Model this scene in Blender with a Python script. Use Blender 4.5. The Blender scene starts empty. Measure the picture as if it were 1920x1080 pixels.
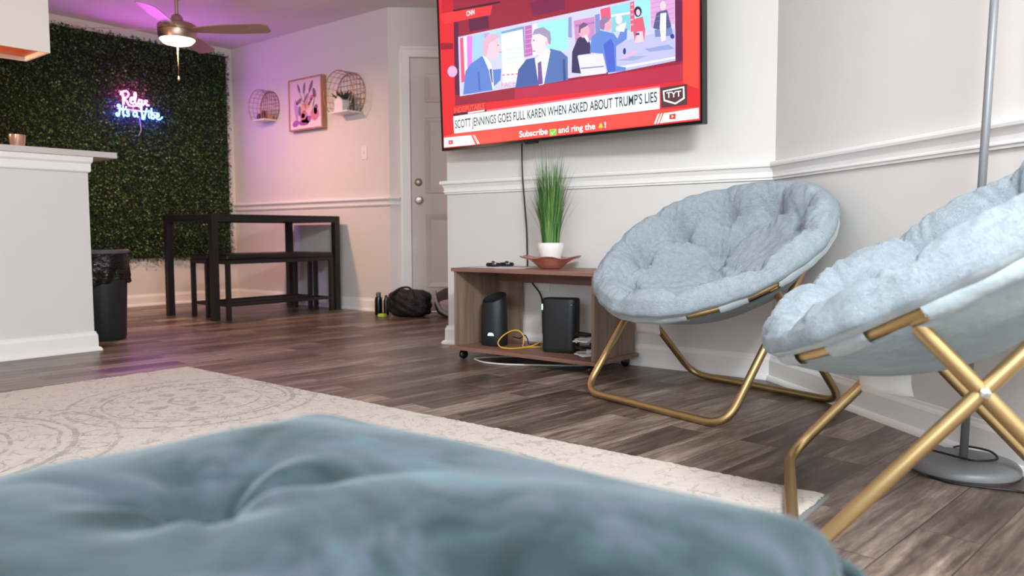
import bpy, bmesh, math, random
import numpy as np
from mathutils import Vector, Matrix

C = bpy.context.scene.collection
PI = math.pi
rnd = random.Random(7)

# ------------------------------------------------------------------ camera
CAM_R = Vector((0.7790, 0.6270, -0.0037))
cam_d = bpy.data.cameras.new('camera')
cam_d.sensor_width = 36.0
cam_d.lens = 1466.756 / 1920 * 36
cam_d.clip_start = 0.02
cam = bpy.data.objects.new('camera', cam_d)
C.objects.link(cam)
th = -0.8931
pitch, roll = 0.0697, -0.0037
cp, sp = math.cos(pitch), math.sin(pitch)
F0 = Vector((0, cp, -sp)); U0 = Vector((0, sp, cp)); R0 = Vector((1, 0, 0))
R1 = math.cos(roll) * R0 + math.sin(roll) * U0
U1 = -math.sin(roll) * R0 + math.cos(roll) * U0
su, cu = math.sin(th), math.cos(th)
def rw(v): return Vector((-su * v.x - cu * v.y, cu * v.x - su * v.y, v.z))
Fw, Uw, Rw = rw(F0), rw(U1), rw(R1)
cam.matrix_world = Matrix(((Rw.x, Uw.x, -Fw.x, 0), (Rw.y, Uw.y, -Fw.y, 0), (Rw.z, Uw.z, -Fw.z, 0.6422), (0, 0, 0, 1)))
cam_d.dof.use_dof = True
cam_d.dof.focus_distance = 2.7
cam_d.dof.aperture_fstop = 3.6
bpy.context.scene.camera = cam

# ------------------------------------------------------------------ world, lights, exposure
scn = bpy.context.scene
scn.view_settings.view_transform = 'Standard'
scn.view_settings.look = 'None'
scn.view_settings.gamma = 1.0
scn.view_settings.use_curve_mapping = False
scn.view_settings.exposure = 0.12
w = bpy.data.worlds.new('sky'); scn.world = w; w.use_nodes = True
bg = w.node_tree.nodes['Background']
bg.inputs[0].default_value = (0.75, 0.87, 1.0, 1)
bg.inputs[1].default_value = 1.6

def area(name, loc, direction, sx, sy, power, color, shape='RECTANGLE', spread=PI):
    l = bpy.data.lights.new(name, 'AREA'); l.shape = shape; l.size = sx
    if shape in ('RECTANGLE', 'ELLIPSE'): l.size_y = sy
    l.energy = power; l.color = color; l.spread = spread
    o = bpy.data.objects.new(name, l); C.objects.link(o); o.location = loc
    o.rotation_euler = Vector(direction).to_track_quat('-Z', 'Y').to_euler()
    return o
# daylight through the living room window behind the camera
area('window_daylight', (0.35, -2.36, 1.45), (-0.15, 1, -0.05), 2.0, 1.4, 62, (0.90, 0.96, 1.0))
# added soft light under the ceiling, standing in for bounce flash
area('bounce_flash_light', (0.75, 0.15, 2.335), (-0.30, 0.42, -1), 0.95, 0.95, 258, (0.94, 0.975, 1.0), 'DISK')
area('added_shadow_light', (-1.75, 0.15, 2.335), (0.05, 0.45, -1), 0.5, 0.5, 16, (0.94, 0.975, 1.0), 'DISK')  # weaker light added to throw the chair shadows straight back
# lamp of the ceiling fan
area('fan_lamp_light', (-5.66, 3.07, 2.046), (0, 0, -1), 0.16, 0.16, 31, (1.0, 0.56, 0.32), 'DISK')
# the glow of the neon sign
area('neon_sign_light', (-6.84, 3.36, 1.77), (1, 0.05, 0.05), 0.42, 0.2, 3.6, (0.85, 0.17, 0.95))
# unseen warm uplight added beyond the counter to brighten the cabinet underside
area('added_cabinet_uplight', (-5.05, 0.9, 1.2), (.1, .1, 1), 0.3, 0.3, 18, (1.0, 0.62, 0.38))

# ------------------------------------------------------------------ materials
def lin(c):
    return tuple(((v / 255) / 12.92 if v / 255 <= 0.04045 else ((v / 255 + 0.055) / 1.055) ** 2.4) for v in c)
def mat(name, color, rough=0.5, metal=0.0, spec=0.5, **kw):
    m = bpy.data.materials.new(name); m.use_nodes = True
    b = m.node_tree.nodes['Principled BSDF']
    b.inputs['Base Color'].default_value = (*lin(color), 1)
    b.inputs['Roughness'].default_value = rough
    b.inputs['Metallic'].default_value = metal
    b.inputs['Specular IOR Level'].default_value = spec
    for k, v in kw.items(): b.inputs[k.replace('_', ' ')].default_value = v
    return m
def nd(m, t, **kw):
    n = m.node_tree.nodes.new(t)
    for k, v in kw.items(): setattr(n, k, v)
    return n
def lk(m, a, b): m.node_tree.links.new(a, b)
def bsdf(m): return m.node_tree.nodes['Principled BSDF']
def ramp(m, fac, stops, interp='LINEAR'):
    r = nd(m, 'ShaderNodeValToRGB'); r.color_ramp.interpolation = interp
    e = r.color_ramp.elements
    while len(e) < len(stops): e.new(0.5)
    for i, (p, c) in enumerate(stops):
        e[i].position = p; e[i].color = (*lin(c), 1) if max(c) > 1 else (*c, 1)
    lk(m, fac, r.inputs[0]); return r.outputs[0]
def noise(m, vec, scale, detail=4, rough=0.55, dist=0.0):
    n = nd(m, 'ShaderNodeTexNoise'); n.inputs['Scale'].default_value = scale
    n.inputs['Detail'].default_value = detail; n.inputs['Roughness'].default_value = rough
    n.inputs['Distortion'].default_value = dist
    if vec is not None: lk(m, vec, n.inputs['Vector'])
    return n.outputs['Fac']
def mapping(m, scale=(1, 1, 1), rot=(0, 0, 0), loc=(0, 0, 0), coord='Object'):
    t = nd(m, 'ShaderNodeTexCoord'); p = nd(m, 'ShaderNodeMapping')
    p.inputs['Scale'].default_value = scale; p.inputs['Rotation'].default_value = rot
    p.inputs['Location'].default_value = loc
    lk(m, t.outputs[coord], p.inputs['Vector']); return p.outputs[0]
def bump(m, h, strength=0.3, dist=0.01):
    b = nd(m, 'ShaderNodeBump'); b.inputs['Strength'].default_value = strength
    b.inputs['Distance'].default_value = dist
    lk(m, h, b.inputs['Height']); lk(m, b.outputs[0], bsdf(m).inputs['Normal'])
def mix(m, fac, a, b, mode='MIX'):
    n = nd(m, 'ShaderNodeMix', data_type='RGBA', blend_type=mode)
    for i, v in ((0, fac), (6, a), (7, b)):
        if isinstance(v, (int, float)): n.inputs[i].default_value = v
        elif isinstance(v, tuple): n.inputs[i].default_value = (*lin(v), 1) if max(v) > 1 else (*v, 1)
        else: lk(m, v, n.inputs[i])
    return n.outputs[2]
def mth(m, op, a, b=0.0, c=None):
    n = nd(m, 'ShaderNodeMath', operation=op)
    for i, v in enumerate((a, b) if c is None else (a, b, c)):
        if isinstance(v, (int, float)): n.inputs[i].default_value = v
        else: lk(m, v, n.inputs[i])
    return n.outputs[0]
def emis(name, color, strength):
    m = bpy.data.materials.new(name); m.use_nodes = True
    nt = m.node_tree; nt.nodes.remove(nt.nodes['Principled BSDF'])
    e = nt.nodes.new('ShaderNodeEmission'); e.inputs[0].default_value = (*color, 1); e.inputs[1].default_value = strength
    nt.links.new(e.outputs[0], nt.nodes['Material Output'].inputs[0]); return m

# wall paint: warm light greige with a faint roller texture
M_wall = mat('wall_paint', (222, 217, 211), 0.75)
v = mapping(M_wall)
lk(M_wall, mix(M_wall, noise(M_wall, v, 2.5, 2), (221, 219, 216), (226, 224, 222)), bsdf(M_wall).inputs['Base Color'])
bump(M_wall, noise(M_wall, v, 190, 3), 0.12, 0.002)
M_ceil = mat('ceiling_paint', (236, 233, 230), 0.85)
bump(M_ceil, noise(M_ceil, mapping(M_ceil), 120, 3), 0.3, 0.004)
M_trim = mat('white_trim_paint', (243, 242, 240), 0.32)
M_door = mat('door_paint', (226, 218, 212), 0.4)
M_white = mat('white_plastic', (238, 236, 232), 0.35)
M_cabinet = mat('cabinet_white', (226, 227, 228), 0.4)
M_nickel = mat('satin_nickel', (190, 178, 165), 0.28, 1.0)
M_black = mat('black_plastic', (22, 24, 25), 0.42)
M_blackgloss = mat('glossy_black_plastic', (14, 15, 17), 0.15)
M_glass = mat('glass', (240, 245, 245), 0.02, Transmission_Weight=1.0, IOR=1.45)

# vinyl plank floor
M_floor = mat('vinyl_planks', (95, 80, 70), 0.36, spec=0.6)
v = mapping(M_floor, rot=(0, 0, math.radians(-83.5)), loc=(0.07, -0.05, 0))
br = nd(M_floor, 'ShaderNodeTexBrick', offset=0.37, offset_frequency=2, squash=1.0)
br.inputs['Scale'].default_value = 1.0; br.inputs['Brick Width'].default_value = 0.62
br.inputs['Row Height'].default_value = 0.128; br.inputs['Mortar Size'].default_value = 0.0016
br.inputs['Mortar Smooth'].default_value = 0.1
br.inputs['Bias'].default_value = 0.0
br.inputs['Color1'].default_value = (0, 0, 0, 1); br.inputs['Color2'].default_value = (1, 1, 1, 1)
br.inputs['Mortar'].default_value = (0.3, 0.3, 0.3, 1)
lk(M_floor, v, br.inputs['Vector'])
# shift the grain of every plank by the plank's own tone
cmb = nd(M_floor, 'ShaderNodeCombineXYZ'); tone = nd(M_floor, 'ShaderNodeSeparateColor'); lk(M_floor, br.outputs['Color'], tone.inputs[0])
lk(M_floor, mth(M_floor, 'MULTIPLY', tone.outputs[0], 37.0), cmb.inputs[0]); lk(M_floor, mth(M_floor, 'MULTIPLY', tone.outputs[0], 11.0), cmb.inputs[1])
vm = nd(M_floor, 'ShaderNodeVectorMath', operation='ADD'); lk(M_floor, v, vm.inputs[0]); lk(M_floor, cmb.outputs[0], vm.inputs[1])
st = nd(M_floor, 'ShaderNodeMapping'); st.inputs['Scale'].default_value = (2.2, 30, 1); lk(M_floor, vm.outputs[0], st.inputs['Vector'])
g1 = noise(M_floor, st.outputs[0], 1.0, 8, 0.68, 0.35)
st2 = nd(M_floor, 'ShaderNodeMapping'); st2.inputs['Scale'].default_value = (1.5, 6, 1); lk(M_floor, vm.outputs[0], st2.inputs['Vector'])
g2 = noise(M_floor, st2.outputs[0], 1.0, 6, 0.65, 0.8)
st3 = nd(M_floor, 'ShaderNodeMapping'); st3.inputs['Scale'].default_value = (14, 95, 1); lk(M_floor, vm.outputs[0], st3.inputs['Vector'])
g3 = noise(M_floor, st3.outputs[0], 1.0, 5, 0.7, 0.2)
grain = mth(M_floor, 'ADD', mth(M_floor, 'MULTIPLY', g1, 0.50), mth(M_floor, 'ADD', mth(M_floor, 'MULTIPLY', g2, 0.34), mth(M_floor, 'MULTIPLY', g3, 0.22)))
grain = mth(M_floor, 'ADD', grain, mth(M_floor, 'MULTIPLY', mth(M_floor, 'SUBTRACT', tone.outputs[0], 0.5), 0.16))
col = ramp(M_floor, grain, [(0.37, (44, 35, 31)), (0.46, (74, 61, 54)), (0.53, (99, 84, 75)), (0.61, (136, 120, 108)), (0.71, (182, 168, 155))])
col = mix(M_floor, mth(M_floor, 'MULTIPLY', br.outputs['Fac'], 0.75), col, (34, 28, 25))
lk(M_floor, col, bsdf(M_floor).inputs['Base Color'])
lk(M_floor, mth(M_floor, 'ADD', mth(M_floor, 'MULTIPLY', g1, 0.22), 0.24), bsdf(M_floor).inputs['Roughness'])
bump(M_floor, mth(M_floor, 'SUBTRACT', mth(M_floor, 'MULTIPLY', g1, 0.5), br.outputs['Fac']), 0.22, 0.002)

# wood of the media stand
def wood(name, dark, light, rough=0.45, rot=(0, 0, 0), s=(2, 30, 30)):
    m = mat(name, dark, rough); v = mapping(m, scale=s, rot=rot)
    g = noise(m, v, 1.0, 6, 0.6, 0.4)
    lk(m, ramp(m, g, [(0.3, dark), (0.7, light)]), bsdf(m).inputs['Base Color']); return m
M_walnut = wood('walnut_laminate', (116, 82, 70), (156, 116, 100))
M_walnut_v = wood('walnut_laminate_upright', (112, 92, 78), (158, 134, 116), s=(30, 30, 2))
M_frame = wood('oak_frame', (150, 104, 78), (190, 140, 108), s=(20, 20, 3))
M_orange = wood('orange_plywood', (176, 84, 40), (205, 104, 54), s=(3, 20, 20))

# metals, fabrics
M_gold = mat('brushed_gold', (188, 162, 116), 0.42, 1.0)
M_steel = mat('bright_steel', (210, 210, 210), 0.2, 1.0)
M_greymetal = mat('grey_painted_metal', (126, 128, 131), 0.42, 0.2)
M_darktable = mat('black_coated_steel', (34, 32, 33), 0.45)
M_darkwood = mat('black_table_board', (30, 27, 28), 0.5)
def fur(name, a, b, c, sc=26):
    m = mat(name, a, 0.95, spec=0.15, Sheen_Weight=0.35, Sheen_Roughness=0.45)
    bsdf(m).inputs['Sheen Tint'].default_value = (*lin((225, 236, 244)), 1)
    v = mapping(m)
    n1 = noise(m, v, sc, 6, 0.65, 0.6); n2 = noise(m, v, sc * 6, 4, 0.6, 0.9)
    f = mth(m, 'ADD', mth(m, 'MULTIPLY', n1, 0.62), mth(m, 'MULTIPLY', n2, 0.4))
    lk(m, ramp(m, f, [(0.36, a), (0.5, b), (0.66, c)]), bsdf(m).inputs['Base Color'])
    n3 = noise(m, v, 210, 5, 0.75, 2.2); n4 = noise(m, mapping(m, scale=(26, 60, 40)), 1.0, 4, 0.6, 2.5)
    bump(m, mth(m, 'ADD', n3, mth(m, 'ADD', mth(m, 'MULTIPLY', n2, .8), mth(m, 'MULTIPLY', n4, 1.5))), 0.85, 0.008); return m
M_fur = fur('pale_blue_faux_fur', (158, 176, 188), (178, 194, 205), (197, 211, 219), 60)
M_lining = mat('pale_grey_satin', (150, 163, 169), 0.55, Sheen_Weight=0.4)
bump(M_lining, noise(M_lining, mapping(M_lining), 40, 3), 0.35, 0.01)
M_sling = mat('blue_grey_sling_fabric', (150, 168, 176), 0.8)
bump(M_sling, noise(M_sling, mapping(M_sling), 12, 3), 0.4, 0.03)
M_tag = mat('white_cloth_tag', (222, 224, 222), 0.9)
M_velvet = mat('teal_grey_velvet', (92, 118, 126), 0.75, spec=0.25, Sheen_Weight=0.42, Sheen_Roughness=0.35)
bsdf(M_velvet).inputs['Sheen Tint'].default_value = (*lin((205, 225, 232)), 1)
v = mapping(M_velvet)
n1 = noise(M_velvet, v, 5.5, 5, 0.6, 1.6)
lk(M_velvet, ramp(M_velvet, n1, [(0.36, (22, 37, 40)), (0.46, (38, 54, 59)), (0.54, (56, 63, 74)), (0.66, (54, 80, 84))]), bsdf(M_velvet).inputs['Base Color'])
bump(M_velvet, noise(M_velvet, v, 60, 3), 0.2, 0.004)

# rug: cream pile with worn grey medallions
M_rug = mat('cream_pile_rug', (214, 200, 186), 0.95, spec=0.1, Sheen_Weight=0.3)
t = nd(M_rug, 'ShaderNodeTexCoord')
wv = nd(M_rug, 'ShaderNodeTexNoise'); wv.inputs['Scale'].default_value = 9; wv.inputs['Detail'].default_value = 3
lk(M_rug, t.outputs['Object'], wv.inputs['Vector'])
sub = nd(M_rug, 'ShaderNodeVectorMath', operation='SUBTRACT'); lk(M_rug, wv.outputs['Color'], sub.inputs[0]); sub.inputs[1].default_value = (0.5, 0.5, 0.5)
scl = nd(M_rug, 'ShaderNodeVectorMath', operation='SCALE'); lk(M_rug, sub.outputs[0], scl.inputs[0]); scl.inputs['Scale'].default_value = 0.028
P0 = nd(M_rug, 'ShaderNodeVectorMath', operation='ADD'); lk(M_rug, t.outputs['Object'], P0.inputs[0]); lk(M_rug, scl.outputs[0], P0.inputs[1])
def dist_to(x, y):
    d = nd(M_rug, 'ShaderNodeVectorMath', operation='SUBTRACT'); lk(M_rug, P0.outputs[0], d.inputs[0]); d.inputs[1].default_value = (x, y, 0)
    f = nd(M_rug, 'ShaderNodeVectorMath', operation='MULTIPLY'); lk(M_rug, d.outputs[0], f.inputs[0]); f.inputs[1].default_value = (1, 1, 0)
    l = nd(M_rug, 'ShaderNodeVectorMath', operation='LENGTH'); lk(M_rug, f.outputs[0], l.inputs[0])
    return l.outputs['Value'], f.outputs[0]
def ring(dv, r, wdt):
    return mth(M_rug, 'LESS_THAN', mth(M_rug, 'ABSOLUTE', mth(M_rug, 'SUBTRACT', dv, r)), wdt)
pattern = None
def addp(x):
    global pattern
    pattern = x if pattern is None else mth(M_rug, 'MAXIMUM', pattern, x)
def petals(dv, vec, n, r0, r1, thr=0.35):
    s = nd(M_rug, 'ShaderNodeSeparateXYZ'); lk(M_rug, vec, s.inputs[0])
    a = mth(M_rug, 'ARCTAN2', s.outputs[1], s.outputs[0])
    k = mth(M_rug, 'SINE', mth(M_rug, 'MULTIPLY', a, float(n)))
    mid = (r0 + r1) / 2; hw = (r1 - r0) / 2
    q = mth(M_rug, 'ABSOLUTE', mth(M_rug, 'DIVIDE', mth(M_rug, 'SUBTRACT', dv, mid), hw))
    lobe = mth(M_rug, 'SUBTRACT', mth(M_rug, 'MULTIPLY', k, 1.0), q)
    return mth(M_rug, 'MULTIPLY', mth(M_rug, 'LESS_THAN', mth(M_rug, 'ABSOLUTE', mth(M_rug, 'SUBTRACT', lobe, thr - 0.35)), 0.16), mth(M_rug, 'LESS_THAN', q, 1.0))
def fill(dv, vec, n, r0, r1):
    s = nd(M_rug, 'ShaderNodeSeparateXYZ'); lk(M_rug, vec, s.inputs[0])
    a = mth(M_rug, 'ARCTAN2', s.outputs[1], s.outputs[0])
    k = mth(M_rug, 'SINE', mth(M_rug, 'MULTIPLY', a, float(n)))
    mid = (r0 + r1) / 2; hw = (r1 - r0) / 2
    q = mth(M_rug, 'ABSOLUTE', mth(M_rug, 'DIVIDE', mth(M_rug, 'SUBTRACT', dv, mid), hw))
    return mth(M_rug, 'LESS_THAN', q, mth(M_rug, 'MULTIPLY', k, 0.8))
for (x, y, s) in ((-2.80, 1.55, 1.0), (-2.78, 0.55, 1.45), (-1.45, 1.1, 1.45), (-3.55, 0.0, 1.1), (-1.95, -0.1, 1.1)):
    dv, vec = dist_to(x, y)
    for r, wd in ((0.355, .010), (0.325, .006), (0.44, .008), (0.235, .006), (0.10, .008)):
        addp(ring(dv, r * s, wd))
    addp(petals(dv, vec, 16, .25 * s, .31 * s)); addp(petals(dv, vec, 22, .365 * s, .43 * s)); addp(fill(dv, vec, 8, .12 * s, .22 * s)); addp(fill(dv, vec, 6, .02 * s, .09 * s))
# scrollwork between the medallions
sc_ = noise(M_rug, P0.outputs[0], 11, 2, 0.4, 1.4)
addp(mth(M_rug, 'MULTIPLY', mth(M_rug, 'LESS_THAN', mth(M_rug, 'ABSOLUTE', mth(M_rug, 'SUBTRACT', sc_, 0.5)), 0.016), 0.7))
addp(mth(M_rug, 'MULTIPLY', mth(M_rug, 'GREATER_THAN', noise(M_rug, P0.outputs[0], 19, 3, 0.5, 0.8), 0.62), 0.6))
wear = ramp(M_rug, noise(M_rug, t.outputs['Object'], 17, 6, 0.75), [(0.40, (0.1, 0.1, 0.1)), (0.55, (1.0, 1.0, 1.0))])
ws = nd(M_rug, 'ShaderNodeSeparateColor'); lk(M_rug, wear, ws.inputs[0])
pf = mth(M_rug, 'MULTIPLY', mth(M_rug, 'MULTIPLY', pattern, ws.outputs[0]), 0.76)
base = mix(M_rug, noise(M_rug, t.outputs['Object'], 60, 4, 0.7), (192, 180, 168), (214, 203, 192))
lk(M_rug, mix(M_rug, pf, base, (138, 131, 128)), bsdf(M_rug).inputs['Base Color'])
bump(M_rug, mth(M_rug, 'SUBTRACT', noise(M_rug, t.outputs['Object'], 170, 4, 0.7), mth(M_rug, 'MULTIPLY', pf, 0.7)), 0.9, 0.006)

# ------------------------------------------------------------------ mesh helpers
class MB:
    """collects geometry of ONE mesh object"""
    def __init__(s): s.v = []; s.f = []; s.mi = []
    def add(s, vs, fs, mi=0):
        o = len(s.v); s.v += [tuple(p) for p in vs]; s.f += [tuple(i + o for i in f) for f in fs]; s.mi += [mi] * len(fs); return s
    def box(s, a, b, mi=0, M=None):
        x0, y0, z0 = a; x1, y1, z1 = b
        vs = [(x0, y0, z0), (x1, y0, z0), (x1, y1, z0), (x0, y1, z0), (x0, y0, z1), (x1, y0, z1), (x1, y1, z1), (x0, y1, z1)]
        if M is not None: vs = [tuple(M @ Vector(p)) for p in vs]
        return s.add(vs, [(0, 3, 2, 1), (4, 5, 6, 7), (0, 1, 5, 4), (1, 2, 6, 5), (2, 3, 7, 6), (3, 0, 4, 7)], mi)
    def prism(s, poly, z0, z1, mi=0):
        n = len(poly)
        vs = [(x, y, z0) for x, y in poly] + [(x, y, z1) for x, y in poly]
        return s.add(vs, [tuple(range(n))[::-1], tuple(range(n, 2 * n))] + [(i, (i + 1) % n, n + (i + 1) % n, n + i) for i in range(n)], mi)
    def tube(s, pts, r, n=10, closed=False, cap=True, mi=0):
        P = [Vector(p) for p in pts]; N = len(P); rs = r if isinstance(r, (list, tuple)) else [r] * N
        T = []
        for i in range(N):
            a = P[(i - 1) % N] if (closed or i > 0) else P[i]; b = P[(i + 1) % N] if (closed or i < N - 1) else P[i]
            T.append((b - a).normalized())
        ref = Vector((0, 0, 1)) if abs(T[0].z) < 0.9 else Vector((1, 0, 0))
        u = (ref - T[0] * ref.dot(T[0])).normalized(); vs = []
        for i in range(N):
            u = (u - T[i] * u.dot(T[i])).normalized(); w_ = T[i].cross(u)
            for k in range(n):
                a = 2 * PI * k / n; vs.append(tuple(P[i] + (u * math.cos(a) + w_ * math.sin(a)) * rs[i]))
        fs = []
        for i in range(N if closed else N - 1):
            j = (i + 1) % N
            for k in range(n): fs.append((i * n + k, i * n + (k + 1) % n, j * n + (k + 1) % n, j * n + k))
        if cap and not closed: fs += [tuple(range(n))[::-1], tuple(range((N - 1) * n, N * n))]
        return s.add(vs, fs, mi)
    def lathe(s, prof, n=32, M=None, mi=0, sx=1, sy=1, cap=True):
        vs = []; m = len(prof)
        for k in range(n):
            a = 2 * PI * k / n
            for r, z in prof: vs.append((r * math.cos(a) * sx, r * math.sin(a) * sy, z))
        if M is not None: vs = [tuple(M @ Vector(p)) for p in vs]
        fs = [(k * m + i, ((k + 1) % n) * m + i, ((k + 1) % n) * m + i + 1, k * m + i + 1) for k in range(n) for i in range(m - 1)]
        if cap:
            if prof[0][0] > 1e-5: fs.append(tuple(k * m for k in range(n))[::-1])
            if prof[-1][0] > 1e-5: fs.append(tuple(k * m + m - 1 for k in range(n)))
        return s.add(vs, fs, mi)
    def build(s, name, mats, parent=None, smooth=False, bevel=0.0, subsurf=0, angle=None):
        me = bpy.data.meshes.new(name); me.from_pydata(s.v, [], s.f); me.validate()
        if not isinstance(mats, (list, tuple)): mats = [mats]
        for m in mats: me.materials.append(m)
        if len(mats) > 1 and len(me.polygons) == len(s.mi): me.polygons.foreach_set('material_index', s.mi)
        bm = bmesh.new(); bm.from_mesh(me); bmesh.ops.remove_doubles(bm, verts=bm.verts, dist=1e-6)
        bmesh.ops.recalc_face_normals(bm, faces=bm.faces); bm.to_mesh(me); bm.free()
        if smooth: me.polygons.foreach_set('use_smooth', [True] * len(me.polygons))
        if angle is not None: me.set_sharp_from_angle(angle=math.radians(angle))
        o = bpy.data.objects.new(name, me); C.objects.link(o)
        if parent is not None: o.parent = parent
        if bevel: b = o.modifiers.new('bevel', 'BEVEL'); b.width = bevel; b.segments = 2; b.limit_method = 'ANGLE'
        if subsurf: sm = o.modifiers.new('sub', 'SUBSURF'); sm.levels = subsurf; sm.render_levels = subsurf
        return o
def tag(o, label, cat, group=None):
    o['label'] = label; o['category'] = cat
    if group: o['group'] = group
    return o
def thing(name, label, cat, loc=(0, 0, 0), rz=0, group=None):
    o = bpy.data.objects.new(name, None); o.empty_display_size = 0.05; C.objects.link(o)
    o.location = loc; o.rotation_euler = (0, 0, rz); return tag(o, label, cat, group)
def struct(o): o['kind'] = 'structure'; return o
def rpath(pts, r, seg=8, closed=False):
    """polyline with rounded corners"""
    P = [Vector(p) for p in pts]; out = []; N = len(P)
    for i in range(N):
        if not closed and i in (0, N - 1): out.append(P[i]); continue
        a, b, c = P[(i - 1) % N], P[i], P[(i + 1) % N]
        d1 = (a - b); d2 = (c - b); ang = d1.angle(d2)
        t_ = min(r / math.tan(ang / 2), d1.length * 0.49, d2.length * 0.49)
        p1 = b + d1.normalized() * t_; p2 = b + d2.normalized() * t_
        for k in range(seg + 1):
            q = k / seg; out.append(p1.lerp(b, q).lerp(b.lerp(p2, q), q))
    return out
def smoothpath(pts, seg=8, closed=False):
    P = [Vector(p) for p in pts]; N = len(P); out = []
    g = (lambda i: P[i % N]) if closed else (lambda i: P[max(0, min(N - 1, i))])
    for i in range(N if closed else N - 1):
        p0, p1, p2, p3 = g(i - 1), g(i), g(i + 1), g(i + 2)
        for k in range(seg):
            t_ = k / seg
            out.append(0.5 * ((2 * p1) + (p2 - p0) * t_ + (2 * p0 - 5 * p1 + 4 * p2 - p3) * t_ ** 2 + (3 * p1 - p0 - 3 * p2 + p3) * t_ ** 3))
    if not closed: out.append(P[-1])
    return out

# ------------------------------------------------------------------ room shell
H = 2.44
A0 = (-7.0, -2.5); AB = (-7.0, 4.34); BC = (-4.758, 4.34); CD = (-3.243, 5.741)
DL = (-3.143, 3.311); DE = (-1.242, 3.349); EF = (1.6, 0.858); FG = (1.6, -2.5)
def wallseg(name, a, b, t=0.12, z0=0.0, z1=H, m=None, out=1):
    a = Vector((*a, 0)); b = Vector((*b, 0)); d = (b - a).normalized(); n = Vector((-d.y, d.x, 0)) * out * t
    mb = MB(); P = [(a.x, a.y), (b.x, b.y), (b.x + n.x, b.y + n.y), (a.x + n.x, a.y + n.y)]
    mb.prism(P, z0, z1); return struct(mb.build(name, m or M_wall))
struct(MB().box((-7.3, -2.8, -0.1), (1.9, 6.1, 0.0)).build('floor', M_floor))
struct(MB().box((-7.3, -2.8, H), (1.9, 6.1, H + 0.1)).build('ceiling', M_ceil))
wallseg('wall_left', A0, AB)
wallseg('wall_dining', (-7.0, 4.34), (-4.758, 4.34))
# diagonal wall with the front door opening
cdir = Vector((0.734, 0.679, 0)).normalized(); cn = Vector((-cdir.y, cdir.x, 0))
def cpt(s, q=0.0, z=0.0): return Vector((BC[0], BC[1], z)) + cdir * s + cn * q
D0, D1, DT = 0.172, 1.00, 2.052
mb = MB()
def cbox(mb, s0, s1, q0, q1, z0, z1, mi=0):
    P = [cpt(s0, q0), cpt(s1, q0), cpt(s1, q1), cpt(s0, q1)]
    mb.prism([(p.x, p.y) for p in P], z0, z1, mi)
cbox(mb, 0, D0 - .01, 0, .12, 0, H); cbox(mb, D1 + .01, 2.07, 0, .12, 0, H); cbox(mb, D0 - .01, D1 + .01, 0, .12, DT + .01, H)
struct(mb.build('wall_entry', M_wall))
# TV wall: a thick block whose left end is an outside corner
mb = MB(); mb.prism([DL, DE, (DE[0] - .05, DE[1] + .13), (DL[0] + .12, DL[1] + .13), (DL[0] + .12, 5.85), (DL[0], 5.85)], 0, H)
struct(mb.build('wall_tv', M_wall))
wallseg('wall_right', DE, EF)
wallseg('wall_side', EF, FG)
# rear wall with the window that lights the living room
mb = MB(); y0, y1 = -2.62, -2.5
mb.box((-7, y0, 0), (-.75, y1, H)).box((1.45, y0, 0), (1.6, y1, H)).box((-.75, y0, 0), (1.45, y1, .7)).box((-.75, y0, 2.2), (1.45, y1, H))
struct(mb.build('wall_rear', M_wall))
mb = MB()
for a, b in (((-.75, -2.60, .7), (-.69, -2.54, 2.2)), ((1.39, -2.60, .7), (1.45, -2.54, 2.2)), ((-.69, -2.60, .7), (1.39, -2.54, .76)), ((-.69, -2.60, 2.14), (1.39, -2.54, 2.2)), ((.32, -2.60, .76), (.38, -2.54, 2.14))): mb.box(a, b)
wf = struct(mb.build('window_1', M_trim))
MB().box((-.69, -2.575, .76), (1.39, -2.570, 2.14)).build('pane', M_glass, wf)

def sweep(names, path, prof, side, mats=M_trim):
    """moulding along a wall path with mitred corners, one object per wall"""
    P = [Vector((*p, 0)) for p in path]; N = len(P); offs = []
    for i in range(N):
        ns = []
        for j in (i - 1, i):
            if 0 <= j < N - 1:
                d = (P[j + 1] - P[j]).normalized(); ns.append(Vector((-d.y, d.x, 0)) * side)
        m_ = (ns[0] + ns[-1]).normalized(); offs.append(m_ / max(0.3, m_.dot(ns[0])))
    for i, nm in enumerate(names):
        mb = MB(); k = len(prof)
        vs = [tuple(P[j] + offs[j] * q + Vector((0, 0, z))) for j in (i, i + 1) for q, z in prof]
        mb.add(vs, [tuple(range(k)), tuple(range(k, 2 * k))[::-1]] + [(a, (a + 1) % k, k + (a + 1) % k, k + a) for a in range(k)])
        struct(mb.build(nm, mats))
BASEP = [(0.001, 0), (0.030, 0), (0.030, .004), (0.028, .012), (0.023, .019), (0.015, .022), (0.014, .085), (0.011, .093), (0.008, .098), (0.007, .106), (0.001, .108)]
def railp(z0, z1):
    h = z1 - z0
    return [(0.001, z0), (0.010, z0), (0.011, z0 + .10 * h), (0.016, z0 + .14 * h), (0.016, z0 + .2 * h), (0.013, z0 + .26 * h), (0.014, z0 + .45 * h), (0.020, z0 + .62 * h), (0.022, z0 + .68 * h), (0.031, z0 + .74 * h), (0.033, z0 + .85 * h), (0.031, z0 + .96 * h), (0.026, z1), (0.001, z1)]
BASE_LOW = [(q, z * 0.98) for q, z in BASEP]
ent = cpt(0.086); e2 = (ent.x, ent.y)
sweep(['baseboard_left', 'baseboard_dining', 'baseboard_entry'], [A0, AB, BC, e2], BASE_LOW, -1)
sweep(['trim_1', 'trim_2'], [AB, BC, e2], railp(.872, .940), -1)
sweep(['baseboard_corner', 'baseboard_tv', 'baseboard_right', 'baseboard_side'], [(DL[0], 5.6), DL, DE, EF, FG], BASEP, -1)
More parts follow.
